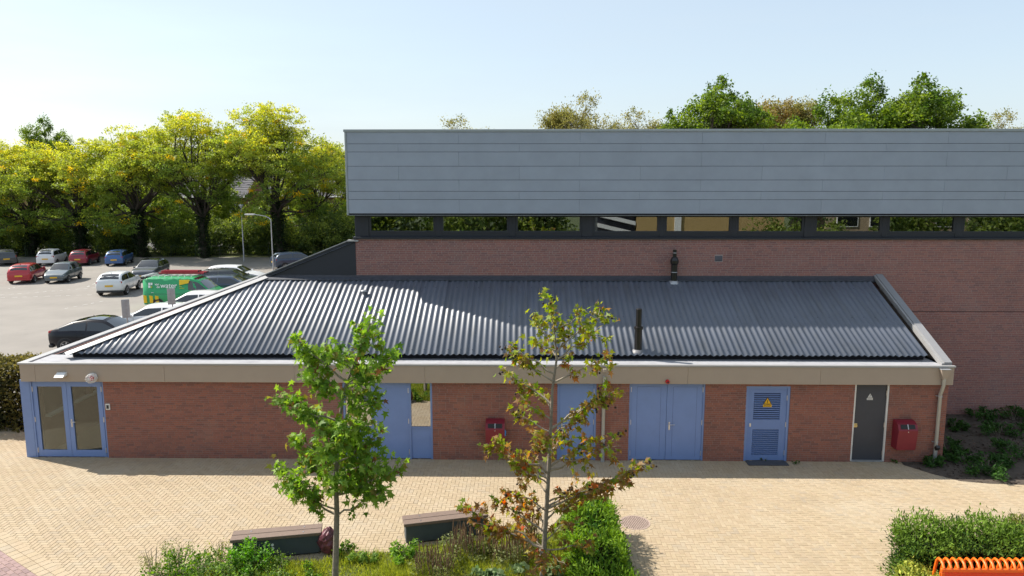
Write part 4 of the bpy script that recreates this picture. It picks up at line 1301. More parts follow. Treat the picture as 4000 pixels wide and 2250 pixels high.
# ------------------------------------------------------------------ the two young street trees
STAR = np.array([(0,.32,.02),(0,0,0),(.40,-.02,-.05),(.20,.20,0),(.52,.42,-.06),(.17,.44,0),(0,1.0,-.08),(-.17,.44,0),(-.52,.42,-.06),(-.20,.20,0),(-.40,-.02,-.05)])
STAR_F = [(0, 1+i, 1+(i+1) % 10) for i in range(10)]
def star_mesh(name, scale=1.0, col=(.1,.15,.02)):
    me = bpy.data.meshes.new(name)
    me.from_pydata([tuple(v*scale) for v in STAR], [], STAR_F)
    at = me.color_attributes.new('Col', 'FLOAT_COLOR', 'POINT')
    at.data.foreach_set('color', np.tile(np.array([*col, 1], dtype=np.float32), 11))
    me.materials.append(LEAF_T)
    return me
def stars_mesh(name, C, Rm, S, col):
    N = len(C)
    V = np.einsum('nij,vj->nvi', Rm, STAR) * S[:, None, None] + C[:, None, :]
    F = (np.array(STAR_F)[None] + (np.arange(N) * 11)[:, None, None]).reshape(-1, 3)
    me = bpy.data.meshes.new(name)
    me.vertices.add(N*11); me.vertices.foreach_set('co', V.reshape(-1).astype(np.float32))
    me.loops.add(len(F)*3); me.loops.foreach_set('vertex_index', F.reshape(-1).astype(np.int32))
    me.polygons.add(len(F)); me.polygons.foreach_set('loop_start', np.arange(0, len(F)*3, 3, dtype=np.int32))
    me.polygons.foreach_set('loop_total', np.full(len(F), 3, dtype=np.int32))
    at = me.color_attributes.new('Col', 'FLOAT_COLOR', 'POINT')
    c = np.ones((N, 11, 4), dtype=np.float32); c[:, :, :3] = col[:, None, :]
    at.data.foreach_set('color', c.reshape(-1))
    me.materials.append(LEAF_T)
    me.update(calc_edges=True)
    return me

def sweetgum(name, label, Y, trunk_px, tips, seed, per_m, spread, palette, leaf, extra, fruit, r_base=.075):
    rg = np.random.default_rng(seed); r = random.Random(seed)
    tp = [on_y(px, py, Y) for px, py in trunk_px]
    base = Vector((tp[0].x, Y, 0))
    tp = [base + Vector((0, 0, -.05))] + tp
    tp = [np.array(p - base) for p in tp]
    top_z = tp[-1][2]
    t = empty(name, base, 0, label, 'tree')
    mb = MB()
    mb.tube(tp, [r_base*(1 - .88*(p[2]/top_z)) + .006 for p in tp], 10)
    tz = [p[2] for p in tp]
    def trunk_at(z): return np.array([np.interp(z, tz, [p[i] for p in tp]) for i in range(3)])
    bm = MB()
    segs = []
    allt = []
    for px, py in tips:
        e = on_y(px, py, Y)
        allt.append(np.array(e - base) + [0, r.uniform(-.45, .45), 0])
    for k in range(extra):           # branches towards and away from the viewer
        z = r.uniform(min(a[2] for a in allt)+.15, top_z*.93)
        rr = .25 + .85*(1 - (z/top_z))*1.3
        a = r.choice((1, -1))*math.pi/2 + r.uniform(-.8, .8)
        c = trunk_at(z)
        allt.append(np.array([c[0] + rr*math.cos(a), rr*math.sin(a)*r.uniform(.7, 1.1), z]))
    for e in allt:
        hd_ = math.hypot(e[0] - trunk_at(e[2])[0], e[1])
        s = trunk_at(max(.9, min(e[2] - hd_*r.uniform(.45, .75), top_z*.9)))
        if np.linalg.norm(e - s) < .15: continue
        L = np.linalg.norm(e - s)
        r0 = min(.024, .009 + .011*L)
        pts = limb(bm, s, e, r0, .004, rg, 6, 6, .10)
        segs.append(pts)
        for q in range(int(L*3.0)):
            i = rg.integers(2, 6); a = np.array(pts[i])
            d = unit(rg.normal(size=3)*.8 + (e - s)/L*.9)
            b_ = a + d*rg.uniform(.15, .42)
            segs.append(limb(bm, a, b_, .006, .003, rg, 4, 3, .15))
    segs.append([trunk_at(top_z*.75), trunk_at(top_z*.9), trunk_at(top_z)])
    mb.build('trunk', BARK, t)
    bm.build('branches', TWIG, t)
    C = []; D = []
    for pts in segs:
        P = np.array(pts); L = np.linalg.norm(P[-1] - P[0])
        n = max(3, int(L*per_m))
        u = .25 + .75*rg.random(n)**.75
        idx = u*(len(P)-1); i0 = np.minimum(idx.astype(int), len(P)-2); fr_ = (idx - i0)[:, None]
        q = P[i0]*(1-fr_) + P[i0+1]*fr_
        q = q + rg.normal(size=(n, 3))*spread
        C.append(q); D.append(np.tile(unit(P[-1]-P[0]), (n, 1)))
    C = np.concatenate(C); D = np.concatenate(D); N = len(C)
    tdir = unit(D*.5 + rg.normal(size=(N, 3))*.7 + [0, 0, -.75])
    nrm = unit(rg.normal(size=(N, 3))*.75 + [0, -.35, .7])
    nrm = unit(nrm - tdir*(nrm*tdir).sum(1, keepdims=True))
    sx = np.cross(tdir, nrm)
    Rm = np.stack([sx, tdir, nrm], axis=2)
    S = leaf*rg.uniform(.65, 1.3, N)
    zrel = C[:, 2]/top_z
    col = palette(N, zrel, C, rg)
    depth = C[:, 1]                       # nearest to the viewer show largest
    order = np.argsort(depth - S*6)
    near = order[:300]; rest = order[300:]
    tag(link('leaf_mass', stars_mesh(name+'_leaves', C[rest], Rm[rest], S[rest], col[rest]), t), kind='stuff')
    bins = {}
    for i in near:
        key = tuple(np.round(col[i]/.045).astype(int))
        if key not in bins: bins[key] = star_mesh('leaf', 1.0, col[i])
        o = link('leaf', bins[key], t)
        m4 = Matrix(Rm[i].tolist()).to_4x4() @ Matrix.Diagonal((S[i], S[i], S[i], 1))
        m4.translation = Vector(C[i]); o.matrix_local = m4
    if fruit:
        nb, ny = fruit
        fm = MB(); fm.ball((0, 0, 0), .021, 8, 6)
        for k in range(8): 
            w = k*.785; fm.tube([(0, 0, 0), (.027*math.cos(w), .027*math.sin(w), .008*(-1)**k)], [.006, .001], 4, cap=False)
        fm.tube([(0, 0, .015), (.004, 0, .09)], .0018, 4, cap=False)
        mb_ = fm.mesh('seed_ball', M('seed_brown', (.035,.022,.018), rough=.9, var=.3, scale=40))
        my_ = fm.mesh('seed_ball', M('seed_yellow', (.36,.30,.02), rough=.8, var=.2, scale=40))
        ends = [np.array(p[-1]) for p in segs if np.array(p[-1])[2] > 1.2]
        hi = [e for e in ends if e[2] > top_z*.78]
        for k in range(nb + ny):
            pool = hi if k >= nb and hi else ends
            e = pool[(k // 4 * 7) % len(pool)] + rg.normal(size=3)*.05 + [0, 0, -.06]
            link('seed_ball', my_ if k >= nb else mb_, t, tuple(e), (rg.normal()*.2, rg.normal()*.2, rg.random()*6))
    return t
def pal_green(N, zr, C, rg):
    c = blend([.10, .21, .022], [.30, .44, .06], rg.random((N, 1)))
    m = rg.random(N) < .10; c[m] = blend([.20, .24, .03], [.26, .20, .04], rg.random((m.sum(), 1)))
    m = rg.random(N) < .02; c[m] = [.16, .075, .03]
    return c
def pal_autumn(N, zr, C, rg):
    c = blend([.16, .26, .022], [.36, .38, .035], rg.random((N, 1)))
    u = rg.random(N); red = np.clip(1.25 - zr*1.2, .10, .85)
    m = u < red*.72; c[m] = blend([.32, .15, .045], [.22, .16, .05], rg.random((m.sum(), 1)))
    m = (u > .72*red) & (u < red*.80); c[m] = blend([.55, .11, .04], [.52, .22, .04], rg.random((m.sum(), 1)))
    m = (u > .86); c[m] = [.34, .30, .03]
    return c
sweetgum('sweetgum_tree', 'young tree with a dense bright green crown in front of the annex', 13.35,
         [(1310,2250),(1316,2000),(1312,1880),(1318,1700),(1345,1520),(1400,1380),(1448,1262)],
         [(1149,1312),(1180,1390),(1298,1322),(1393,1288),(1460,1245),(1538,1400),(1480,1440),(1088,1525),(1150,1560),(1489,1554),(1440,1500),(1489,1694),(1460,1640),(1122,1723),(1054,1834),(1110,1850),
          (1523,1752),(1576,1800),(1504,1887),(1450,1860),(1170,1882),(1291,1873),(1378,1873),(1230,1760),(1250,1640),(1400,1600),(1420,1760),(1250,1480),(1200,1440),(1340,1400),(1180,1800),(1390,1820)],
         71, 58, .075, pal_green, .142, 15, None, .062)
sweetgum('sweetgum_tree', 'young tree with sparse green and red autumn leaves and dangling seed balls', 13.25,
         [(2118,2250),(2130,2060),(2140,1900),(2150,1700),(2158,1520),(2175,1400),(2165,1290),(2152,1165)],
         [(2152,1155),(2068,1320),(2100,1260),(2263,1224),(2230,1290),(2370,1224),(2340,1290),(1972,1354),(2020,1400),(1957,1470),(2370,1393),(2416,1507),(2370,1540),(1987,1607),(2030,1560),(1903,1714),(1960,1740),
          (2332,1707),(2290,1640),(2416,1714),(2546,1791),(2460,1800),(2385,1906),(2330,1880),(1926,1944),(1990,1900),(1800,2000),(1840,2050),(2309,2097),(2260,2040),(2210,2180),(2040,2010),(2060,2120),(2240,1960),(2010,1800)],
         72, 36, .055, pal_autumn, .125, 12, (150, 34), .050)

# ------------------------------------------------------------------ planting bed in front
def clump(name, px, py, w, h, n, L, c0, c1, seed, label, group=None, cat='plant', aspect=.6, up=.5, stems=6, spikes=0, loc=None):
    rg = np.random.default_rng(seed)
    q = on_z(px, py) if loc is None else Vector((*loc, 0))
    ns = max(6, int(n/60))                      # uneven shoots
    sa = rg.random(ns)*2*math.pi; sr = np.sqrt(rg.random(ns))*w*1.05; sh = h*rg.uniform(.45, 1.25, ns)*(1 - .3*(sr/w))
    ki = rg.integers(0, ns, n)
    zf = rg.random(n)**.6
    lean = 1 + .25*zf
    P = np.stack([sr[ki]*np.cos(sa[ki])*lean, sr[ki]*np.sin(sa[ki])*lean, sh[ki]*zf + .02], 1) + rg.normal(size=(n, 3))*[w*.16, w*.16, .015]
    a = np.arctan2(P[:, 1], P[:, 0]) + rg.normal(size=n)*.8
    d = unit(np.stack([np.cos(a), np.sin(a), np.full(n, up)], 1))
    V = leaf_quads(P, L*rg.uniform(.55, 1.4, n), rg, (0, -.1, .8), aspect, d, .6)
    col = blend(c0, c1, rg.random((n, 1)))*1.35
    t = empty(name, (q.x, q.y, .008), 0, label, cat, group)
    tag(link('foliage', quads_mesh(name + '_leaves', V, LEAF, col), t), kind='stuff')
    mb = MB(); r = random.Random(seed)
    for i in range(stems):
        x, y = r.gauss(0, w*.35), r.gauss(0, w*.35)
        mb.tube([(x*.3, y*.3, 0), (x*.7, y*.7, h*.5), (x, y, h*.85)], [.006, .005, .002], 4)
    mb.build('stems', TWIG, t)
    if spikes:
        sm = MB()
        for i in range(spikes):
            x, y = r.uniform(-w, w), r.uniform(-w, w)*.9
            hh = h*r.uniform(.8, 1.6)
            lx, ly = r.gauss(0, .05), r.gauss(0, .05)
            sm.tube([(x, y, 0), (x+lx*.5, y+ly*.5, hh*.6), (x+lx, y+ly, hh)], [.003, .003, .002], 4)
            sm.tube([(x+lx*.5, y+ly*.5, hh*.62), (x+lx*.8, y+ly*.8, hh*.85), (x+lx, y+ly, hh*1.02)], [.011, .012, .004], 5)
        tag(sm.build('flower_spikes', M('dry_spike', (.20,.125,.07), rough=1.0, var=.25, scale=30), t), kind='stuff')
    return t
G_A, G_B = (.045, .105, .012), (.16, .26, .03)
clump('leafy_plant', 700, 2262, .50, .50, 1500, .060, G_A, G_B, 81, 'leafy green plant at the left corner of the planting bed')
clump('leafy_plant', 880, 2262, .50, .42, 1400, .060, (.06,.12,.02), (.17,.25,.05), 82, 'pale leafy plant in the bed in front of the left bench')
clump('leafy_plant', 985, 2225, .36, .66, 1300, .065, (.05,.14,.012), (.14,.30,.025), 83, 'tall bright green plant covering the front of the left bench')
clump('leafy_plant', 1080, 2262, .45, .34, 1000, .055, (.05,.11,.015), (.17,.24,.04), 84, 'low green plant below the tall bright one in the bed')
clump('tall_weed', 600, 2240, .30, .62, 420, .035, (.12,.13,.04), (.22,.24,.07), 85, 'wispy tall weed at the left end of the planting bed', stems=16)
clump('tall_weed', 700, 2220, .34, .60, 420, .035, (.12,.14,.04), (.20,.24,.07), 86, 'wispy flowering weed left of the bench', stems=14)
clump('tall_weed', 865, 2200, .25, .58, 420, .040, (.12,.15,.04), (.26,.26,.05), 87, 'loose yellow green weed at the left end of the left bench', stems=12)
clump('leafy_plant', 1345, 2170, .22, .26, 420, .06, G_A, G_B, 88, 'small leafy plant beside the trunk of the green tree')
clump('leafy_plant', 1425, 2190, .24, .26, 460, .085, (.06,.13,.02), (.22,.32,.06), 89, 'small pointed leafy plant between the benches', aspect=.35)
clump('leafy_plant', 1590, 2185, .30, .34, 620, .11, (.05,.13,.012), (.20,.32,.04), 90, 'long-leaved green plant at the corner of the right bench', aspect=.3)
clump('leafy_plant', 1200, 2255, .26, .22, 380, .06, G_A, G_B, 91, 'tiny green plant below the middle of the left bench')
clump('dry_flowers', 1830, 2165, .42, .44, 1400, .05, (.10,.12,.04), (.20,.23,.08), 92, 'brown dry flower spikes in front of the right bench', spikes=80, group='dry flower clumps')
clump('dry_flowers', 1990, 2185, .40, .46, 1300, .05, (.10,.12,.04), (.20,.22,.08), 93, 'brown dry flower spikes left of the red-leaved tree trunk', spikes=75, group='dry flower clumps')
clump('dry_flowers', 1700, 2238, .40, .36, 1200, .05, (.10,.12,.03), (.19,.22,.06), 94, 'dry flower spikes at the bottom of the bed below the right bench', spikes=80, group='dry flower clumps')
clump('dry_flowers', 2060, 2130, .28, .48, 700, .05, (.10,.12,.04), (.20,.22,.08), 95, 'dry flower spikes behind the red-leaved tree trunk', spikes=45, group='dry flower clumps')
clump('broad_leaf_plant', 1960, 2262, .45, .24, 420, .14, (.07,.12,.05), (.19,.25,.12), 96, 'grey green broad-leaved plant left of the red-leaved tree foot', aspect=.75, up=.25)
clump('broad_leaf_plant', 2190, 2245, .34, .26, 300, .15, (.08,.13,.05), (.21,.26,.12), 97, 'grey green broad-leaved plant right of the red-leaved tree foot', aspect=.75, up=.25)
# grass in the bed
rg = np.random.default_rng(99)
P = []
while len(P) < 42000:
    x, y = rg.uniform(-6.5, 2.2), rg.uniform(12.4, 15.6)
    if inside((x, y), BED): P.append((x, y, .03))
P = np.array(P); n = len(P)
up = unit(rg.normal(size=(n, 3))*.45 + [0, 0, 1])
L = .10*rg.uniform(.4, 1.7, n)*(1 + .6*np.sin(P[:, 0]*3)*np.sin(P[:, 1]*4))
sd = unit(np.cross(up, rg.normal(size=(n, 3))))
P[:, 2] = .012
V = np.stack([P - sd*.008, P + sd*.008, P + up*L[:, None] + sd*.001, P + up*L[:, None] - sd*.001], 1)
colr = blend([.16, .22, .03], [.42, .43, .06], rg.random((n, 1)))
tag(link('bed_grass', quads_mesh('bed_grass', V, LEAF, colr)), 'short yellow green grass in the planting bed', 'grass', kind='stuff')

# weeds and ferns in the shaded bed beside the hall
rr = random.Random(123)
wpos = [(3735,1600,.55,.6),(3800,1570,.5,.5),(3700,1760,.40,.35),(3760,1800,.45,.35),(3850,1850,.55,.4),(3900,1700,.5,.4),(3960,1640,.5,.4),(3990,1780,.55,.45),(3640,1815,.3,.25),(3850,1640,.4,.35),(3930,1820,.4,.35),(4080,1700,.6,.45),(3730,1680,.3,.3)]
WL = ['tall fern-like weed at the hall wall beside the annex corner', 'fern-like weed against the hall wall, second from the annex', 'weed close to the foot of the right drain pipe', 'weed in front of the right drain pipe', 'bright weed clump at the front edge of the shaded bed',
      'weed in the middle of the shaded bed', 'weed below the hall wall near the right edge', 'weed at the right edge of the shaded bed', 'low weed at the corner where paving meets the annex wall', 'small weed between the hall wall and the middle of the shaded bed',
      'weed at the front right of the shaded bed', 'weed cut off by the right edge in the shaded bed', 'small weed right beside the annex side wall']
for i, (px, py, w, h) in enumerate(wpos):
    clump('weed_clump', px, py, w, h, 520, .13, (.018, .045, .012), (.06, .14, .025), 130+i, WL[i], 'weeds in the shaded bed', aspect=.3, up=.6)
rg = np.random.default_rng(140)     # fallen leaves and litter
P = []
while len(P) < 2600:
    x, y = rg.uniform(10.5, 19), rg.uniform(17.9, 24.3)
    if inside((x, y), RBED): P.append((x, y, .02))
P = np.array(P)
colr = blend([.045, .03, .022], [.15, .105, .075], rg.random((len(P), 1))**2)
tag(link('leaf_litter', quads_mesh('leaf_litter', leaf_quads(P, rg.uniform(.04, .11, len(P)), rg, (0, 0, 3), .6), LEAF, colr)), 'brown fallen leaves on the soil of the shaded bed', 'leaf litter', kind='stuff')
for i, (px, py) in enumerate(((3105, 1812), (3500, 1808), (2985, 1800))):
    clump('weed_clump', px, py, .10, .08, 60, .05, (.03,.06,.015), (.08,.14,.03), 150+i, ['small weed in the paving right of the louvre door', 'small weed at the wall below the right red bin', 'small weed on the step of the louvre door'][i])
# ================================================================== CARS
PAINT = {}
def paint(name, col, metal=.25):
    if name not in PAINT:
        PAINT[name] = M('paint_' + name, col, rough=.32, metal=metal, var=.03, coat=.8 if max(col) > .02 else .35, spec=.5 if max(col) > .02 else .2)
    return PAINT[name]
def interp(x, keys, i):
    return float(np.interp(x, [k[0] for k in keys], [k[i] for k in keys]))
_wheel = {}
def wheel_meshes(r, w):
    key = (round(r, 3), round(w, 3))
    if key not in _wheel:
        t = MB(); pr = [(r*.66,-w/2),(r*.9,-w/2),(r,-w*.38),(r,w*.38),(r*.9,w/2),(r*.66,w/2)]
        vs = []; fs = []; n = 22
        for rr, y in pr:
            for k in range(n):
                a = 2*math.pi*k/n; vs.append((rr*math.cos(a), y, rr*math.sin(a)))
        for i in range(len(pr)-1):
            for k in range(n):
                k2 = (k+1) % n; fs.append((i*n+k, (i+1)*n+k, (i+1)*n+k2, i*n+k2))
        t.add(vs, fs, 0, True)
        m = MB(); 
        m.tube([(0,-w*.30,0),(0,w*.30,0)], r*.20, 12)
        for k in range(5):
            a = 2*math.pi*k/5
            for s in (-1, 1):
                y = s*w*.44
                c, sn = math.cos(a), math.sin(a); q = r*.09
                m.prism([(c*r*.1-sn*q, y-.01*s, sn*r*.1+c*q), (c*r*.1+sn*q, y-.01*s, sn*r*.1-c*q), (c*r*.66+sn*q*.8, y, sn*r*.66-c*q*.8), (c*r*.66-sn*q*.8, y, sn*r*.66+c*q*.8)], (0, -.02*s, 0))
        vs = []; fs = []
        for rr, y in ((r*.68,-w*.46),(r*.60,-w*.46),(r*.60,w*.46),(r*.68,w*.46)):
            for k in range(n):
                a = 2*math.pi*k/n; vs.append((rr*math.cos(a), y, rr*math.sin(a)))
        for i in range(3):
            for k in range(n):
                k2 = (k+1) % n; fs.append((i*n+k, (i+1)*n+k, (i+1)*n+k2, i*n+k2))
        m.add(vs, fs, 0, True)
        d = MB().tube([(0,-w*.25,0),(0,w*.25,0)], r*.62, 18)
        _wheel[key] = (t.mesh('tyre', RUBBER), m.mesh('rim', M('alloy', (.42,.43,.45), rough=.35, metal=.7, var=.05)), d.mesh('brake', PLASTIC_D))
    return _wheel[key]

STY = {
 # keys: x (fraction from rear 0 to front 1), low, belt, top, half width at belt, half width of roof  (metres; fraction of W/2)
 'hatch': [(0,.42,.80,.86,.86,.74),(.015,.30,.86,1.0,.94,.78),(.07,.27,.93,1.30,.98,.74),(.15,.26,.95,1.455,1.0,.72),(.35,.25,.94,1.50,1.0,.73),(.53,.25,.92,1.47,1.0,.72),(.66,.25,.91,1.16,1.0,.76),(.74,.26,.90,.955,1.0,.82),(.88,.27,.80,.84,.97,.80),(.965,.30,.66,.72,.90,.74),(1,.38,.56,.60,.78,.64)],
 'suv':   [(0,.50,.90,.98,.86,.76),(.015,.36,.98,1.12,.95,.80),(.06,.32,1.04,1.38,.98,.76),(.14,.31,1.05,1.56,1.0,.74),(.35,.30,1.03,1.61,1.0,.75),(.54,.30,1.01,1.57,1.0,.73),(.66,.30,1.00,1.28,1.0,.77),(.73,.31,1.00,1.05,1.0,.84),(.88,.32,.94,.99,.98,.84),(.965,.34,.80,.88,.93,.80),(1,.44,.66,.72,.84,.70)],
 'coupe': [(0,.50,.92,.98,.86,.76),(.015,.36,.99,1.06,.95,.80),(.10,.32,1.04,1.22,.98,.76),(.24,.31,1.05,1.48,1.0,.72),(.40,.30,1.03,1.60,1.0,.73),(.56,.30,1.01,1.55,1.0,.72),(.67,.30,1.00,1.27,1.0,.77),(.74,.31,1.00,1.05,1.0,.84),(.88,.32,.94,.99,.98,.84),(.965,.34,.80,.88,.93,.80),(1,.44,.66,.72,.84,.70)],
 'wagon': [(0,.44,.84,.90,.86,.76),(.015,.30,.90,1.05,.94,.80),(.05,.27,.95,1.28,.98,.76),(.12,.26,.96,1.45,1.0,.73),(.35,.25,.95,1.50,1.0,.74),(.55,.25,.93,1.46,1.0,.72),(.67,.25,.92,1.16,1.0,.76),(.74,.26,.91,.96,1.0,.82),(.88,.27,.82,.87,.97,.80),(.965,.30,.68,.75,.90,.74),(1,.38,.58,.62,.78,.64)],
 'van':   [(0,.42,1.10,1.80,.94,.86),(.01,.32,1.12,1.93,.99,.88),(.06,.30,1.14,1.97,1.0,.88),(.40,.30,1.14,1.98,1.0,.88),(.60,.30,1.13,1.96,1.0,.86),(.69,.30,1.12,1.84,1.0,.82),(.78,.30,1.10,1.42,1.0,.82),(.84,.31,1.08,1.14,1.0,.86),(.93,.32,.96,1.02,.97,.84),(.98,.34,.80,.86,.92,.78),(1,.42,.66,.70,.84,.70)],
}
def car(name, label, px, py, heading, style, L, Wd, Hh, pcol, wheel_r=.31, group='cars on the car park', facing_back=True, cat='car', rails=False, dark_roof=False, trim=False):
    q = on_z(px, py)
    t = empty(name, (q.x, q.y, -.02), heading, label, cat, group)
    keys = STY[style]; hs = Hh / max(k[3] for k in keys); hw = Wd/2
    xs = sorted(set([k[0] for k in keys] + [.10, .25, .45, .60, .70, .80, .93]))
    secs = []
    for u in xs:
        lo, be, tp, wb, wt = (interp(u, keys, i) for i in range(1, 6))
        be *= hs; tp *= hs; wb *= hw; wt *= hw
        wt_ = wb*.97 + (wt - wb*.97) * min(1, max(0, (tp-be)/(.45*hs)))
        x = -L/2 + u*L
        secs.append([(x,0,lo),(x,wb*.82,lo),(x,wb*.95,lo+.07),(x,wb*1.0,lo+.45*(be-lo)),(x,wb*.985,be-.04),(x,wb*.955,be),
                     (x,wt_+.012,tp-.06*min(1,(tp-be)/.2)),(x,wt_*.86,tp-.012),(x,0,tp+.018)])
    n = len(secs[0]); full = []
    for s in secs:
        full.append(s + [(x, -y, z) for x, y, z in s[-2:0:-1]])
    m = len(full[0]); mb = MB(); vs = [p for s in full for p in s]; fs = []
    for i in range(len(full)-1):
        for k in range(m):
            k2 = (k+1) % m; fs.append((i*m+k, (i+1)*m+k, (i+1)*m+k2, i*m+k2))
    fs.append(tuple(range(m-1, -1, -1))[::-1]); fs.append(tuple(range((len(full)-1)*m, len(full)*m))[::-1])
    mb.add(vs, fs, 0, True)
    body = mb.build('body', pcol, t)
    def sec(u):
        # section interpolated at fraction u
        x = -L/2 + u*L
        return [tuple(np.interp(x, [s[k][0] for s in secs], [s[k][j] for s in secs]) if j else x for j in range(3)) for k in range(n)]
    # glass
    us = [u for u in np.linspace(0, 1, 121) if interp(u, keys, 3) - interp(u, keys, 2) > .17]
    ua, ub = us[0], us[-1]
    isvan = style == 'van'
    if isvan: ua = .56
    pil = [ua+.03, (ua+ub)/2 + (.0 if not isvan else 0), ub-.012]
    ranges = [(ua+.02, pil[1]-.008), (pil[1]+.008, ub-.01)] if not isvan else [(ua+.01, ub-.01)]
    for sgn in (1, -1):
        for a, b in ranges:
            g = MB(); gv = []; gf = []
            uu = np.linspace(a, b, 9)
            for u in uu:
                s = sec(u); p5, p6 = np.array(s[5]), np.array(s[6])
                for tt in (.10, .86):
                    p = p5 + (p6-p5)*tt + np.array([0, .010, .004]); p[1] *= sgn; gv.append(tuple(p))
            for i in range(8):
                f = (2*i, 2*i+2, 2*i+3, 2*i+1); gf.append(f if sgn < 0 else f[::-1])
            g.add(gv, gf, 0, True); g.build('side_window', CARGLASS, t)
    def across(u0, u1, nm, sh=.88):
        g = MB(); gv = []; gf = []
        for u in np.linspace(u0, u1, 5):
            s = sec(u); w = s[7][1]/.86*sh
            for f in (-1, -.5, 0, .5, 1):
                z = s[8][2] - (s[8][2]-s[7][2])*abs(f)**2
                gv.append((s[8][0], w*f, z + .010))
        for i in range(4):
            for k in range(4): gf.append((i*5+k, (i+1)*5+k, (i+1)*5+k+1, i*5+k+1))
        g.add(gv, gf, 0, True); g.build(nm, CARGLASS, t)
    tops = [(k[0], k[3]) for k in keys]
    fr0 = max(u for u, z in tops if z > max(z for _, z in tops)*.96); fr1 = next(k[0] for k in keys if k[0] > fr0 and k[3]-k[2] < .09)
    across(fr0 + (fr1-fr0)*.12, fr1 - (fr1-fr0)*.10, 'windscreen')
    if not isvan:
        rr1 = min(u for u, z in tops if z > max(z for _, z in tops)*.955)
        across(.03 if style != 'coupe' else .06, rr1 - .015, 'rear_window', .80)
    if dark_roof: across(fr0 - .28, fr0 - .01, 'roof_panel', .9)
    # wheels
    tm, rm, bm_ = wheel_meshes(wheel_r, .21)
    for fx in (.185, .805):
        for sgn in (1, -1):
            x, y = -L/2 + fx*L, sgn*(hw - .085)
            w = link('wheel', bm_, t, (x, y, wheel_r))
            link('tyre', tm, w); link('rim', rm, w)
            ar = MB(); pts = [(x + wheel_r*1.13*math.cos(a), sgn*(hw*.99), wheel_r + wheel_r*1.13*math.sin(a)) for a in np.linspace(-.25, math.pi+.25, 14)]
            ar.prism(pts, (0, sgn*.010, 0)); ar.build('wheel_arch', PLASTIC_D, t)
    # lights, plates, bumpers, mirrors, handles
    f = sec(.985); rr_ = sec(.012); zt = f[5][2]; zr = rr_[5][2]
    for sgn in (1, -1):
        s1 = sec(.955)
        p = MB(); p.bbox(s1[5][0]-.12, s1[5][0]+.085, sgn*s1[5][1]*.62 if sgn > 0 else -s1[5][1]*1.0, sgn*s1[5][1]*1.0 if sgn > 0 else -s1[5][1]*.62, s1[5][2]-.15, s1[5][2]-.01, .03)
        p.build('headlight', LAMPGLASS, t)
        s2 = sec(.02)
        y0, y1 = s2[5][1]*.66, s2[5][1]*1.01
        h = .40 if isvan else .20
        p = MB(); p.bbox(s2[5][0]-.055, s2[5][0]+.10, y0 if sgn > 0 else -y1, y1 if sgn > 0 else -y0, zr-.10-(.3 if isvan else 0), zr-.10-(.3 if isvan else 0)+h, .03)
        p.build('tail_light', TAIL, t)
        s3 = sec(fr1 - .035 if not isvan else .76)
        p = MB(); p.bbox(s3[5][0]-.07, s3[5][0]+.07, sgn*(s3[5][1]+.02) if sgn > 0 else -(s3[5][1]+.17), sgn*(s3[5][1]+.17) if sgn > 0 else -(s3[5][1]+.02), s3[5][2]+.01, s3[5][2]+.14, .03)
        p.build('mirror', pcol, t)
        for u in ((.36, .56) if not isvan else (.70,)):
            s4 = sec(u); y = s4[4][1]
            p = MB(); p.bbox(s4[4][0]-.09, s4[4][0]+.07, sgn*y if sgn > 0 else -(y+.02), sgn*(y+.02) if sgn > 0 else -y, s4[4][2]-.08, s4[4][2]-.055, .006)
            p.build('door_handle', pcol, t)
        dl = MB()
        for u in ((.30, .50, .68) if not isvan else (.58, .76)):
            s5 = sec(u); y = s5[3][1]+.001
            dl.box(s5[3][0]-.004, s5[3][0]+.004, sgn*(y) if sgn > 0 else -(y+.0035), sgn*(y+.0035) if sgn > 0 else -y, s5[2][2]+.06, s5[4][2]-.01)
        dl.build('door_seam', BLACK, t)
    p = MB(); p.bbox(L/2-.16, L/2-.015, -hw*.66, hw*.66, f[2][2]+.02, f[2][2]+.17, .03); p.build('grille', PLASTIC_D, t)
    p = MB(); p.bbox(-L/2+.0, -L/2+.22, -hw*.93, hw*.93, .27*1.0, .44, .04); p.build('rear_bumper', PLASTIC_D if trim or style in ('suv', 'coupe') else pcol, t)
    p = MB(); p.bbox(L/2-.25, L/2+.005, -hw*.80, hw*.80, .25, .40, .04); p.build('front_bumper', PLASTIC_D if style in ('suv', 'coupe') else pcol, t)
    zp = zr - .27 if not isvan else zr - .35
    for x0, x1, z in ((-L/2-.035, -L/2+.02, zp), (L/2-.012, L/2+.012, .44)):
        p = MB(); p.bbox(x0, x1, -.26, .26, z, z+.12, .006); pl = p.build('number_plate', PLATE, t)
    if rails:
        p = MB()
        for sgn in (1, -1):
            a, b = sec(.20), sec(.58)
            p.tube([(a[7][0], sgn*a[7][1], a[7][2]), (a[7][0]+.1, sgn*a[7][1], a[7][2]+.06), (b[7][0]-.1, sgn*b[7][1], b[7][2]+.06), (b[7][0], sgn*b[7][1], b[7][2])], .016, 6)
        p.build('roof_rails', PLASTIC_D, t)
    s6 = sec(.16 if style != 'coupe' else .40)
    p = MB(); p.tube([(s6[8][0], 0, s6[8][2]), (s6[8][0]-.10, 0, s6[8][2]+.06)], [.02, .008], 6); p.build('antenna', BLACK, t)
    return t
UP = R(90)
A_ = UP + R(17)         # bays point away from the camera, a little to the left
car('parked_car', 'bright red hatchback seen from behind at the left edge', 112, 1096, A_, 'hatch', 4.15, 1.74, 1.50, paint('red', (.42,.018,.028)))
car('parked_car', 'grey green small hatchback facing the camera beside the red one', 250, 1096, A_+math.pi-R(6), 'hatch', 3.7, 1.66, 1.50, paint('greygreen', (.10,.125,.14)), .29)
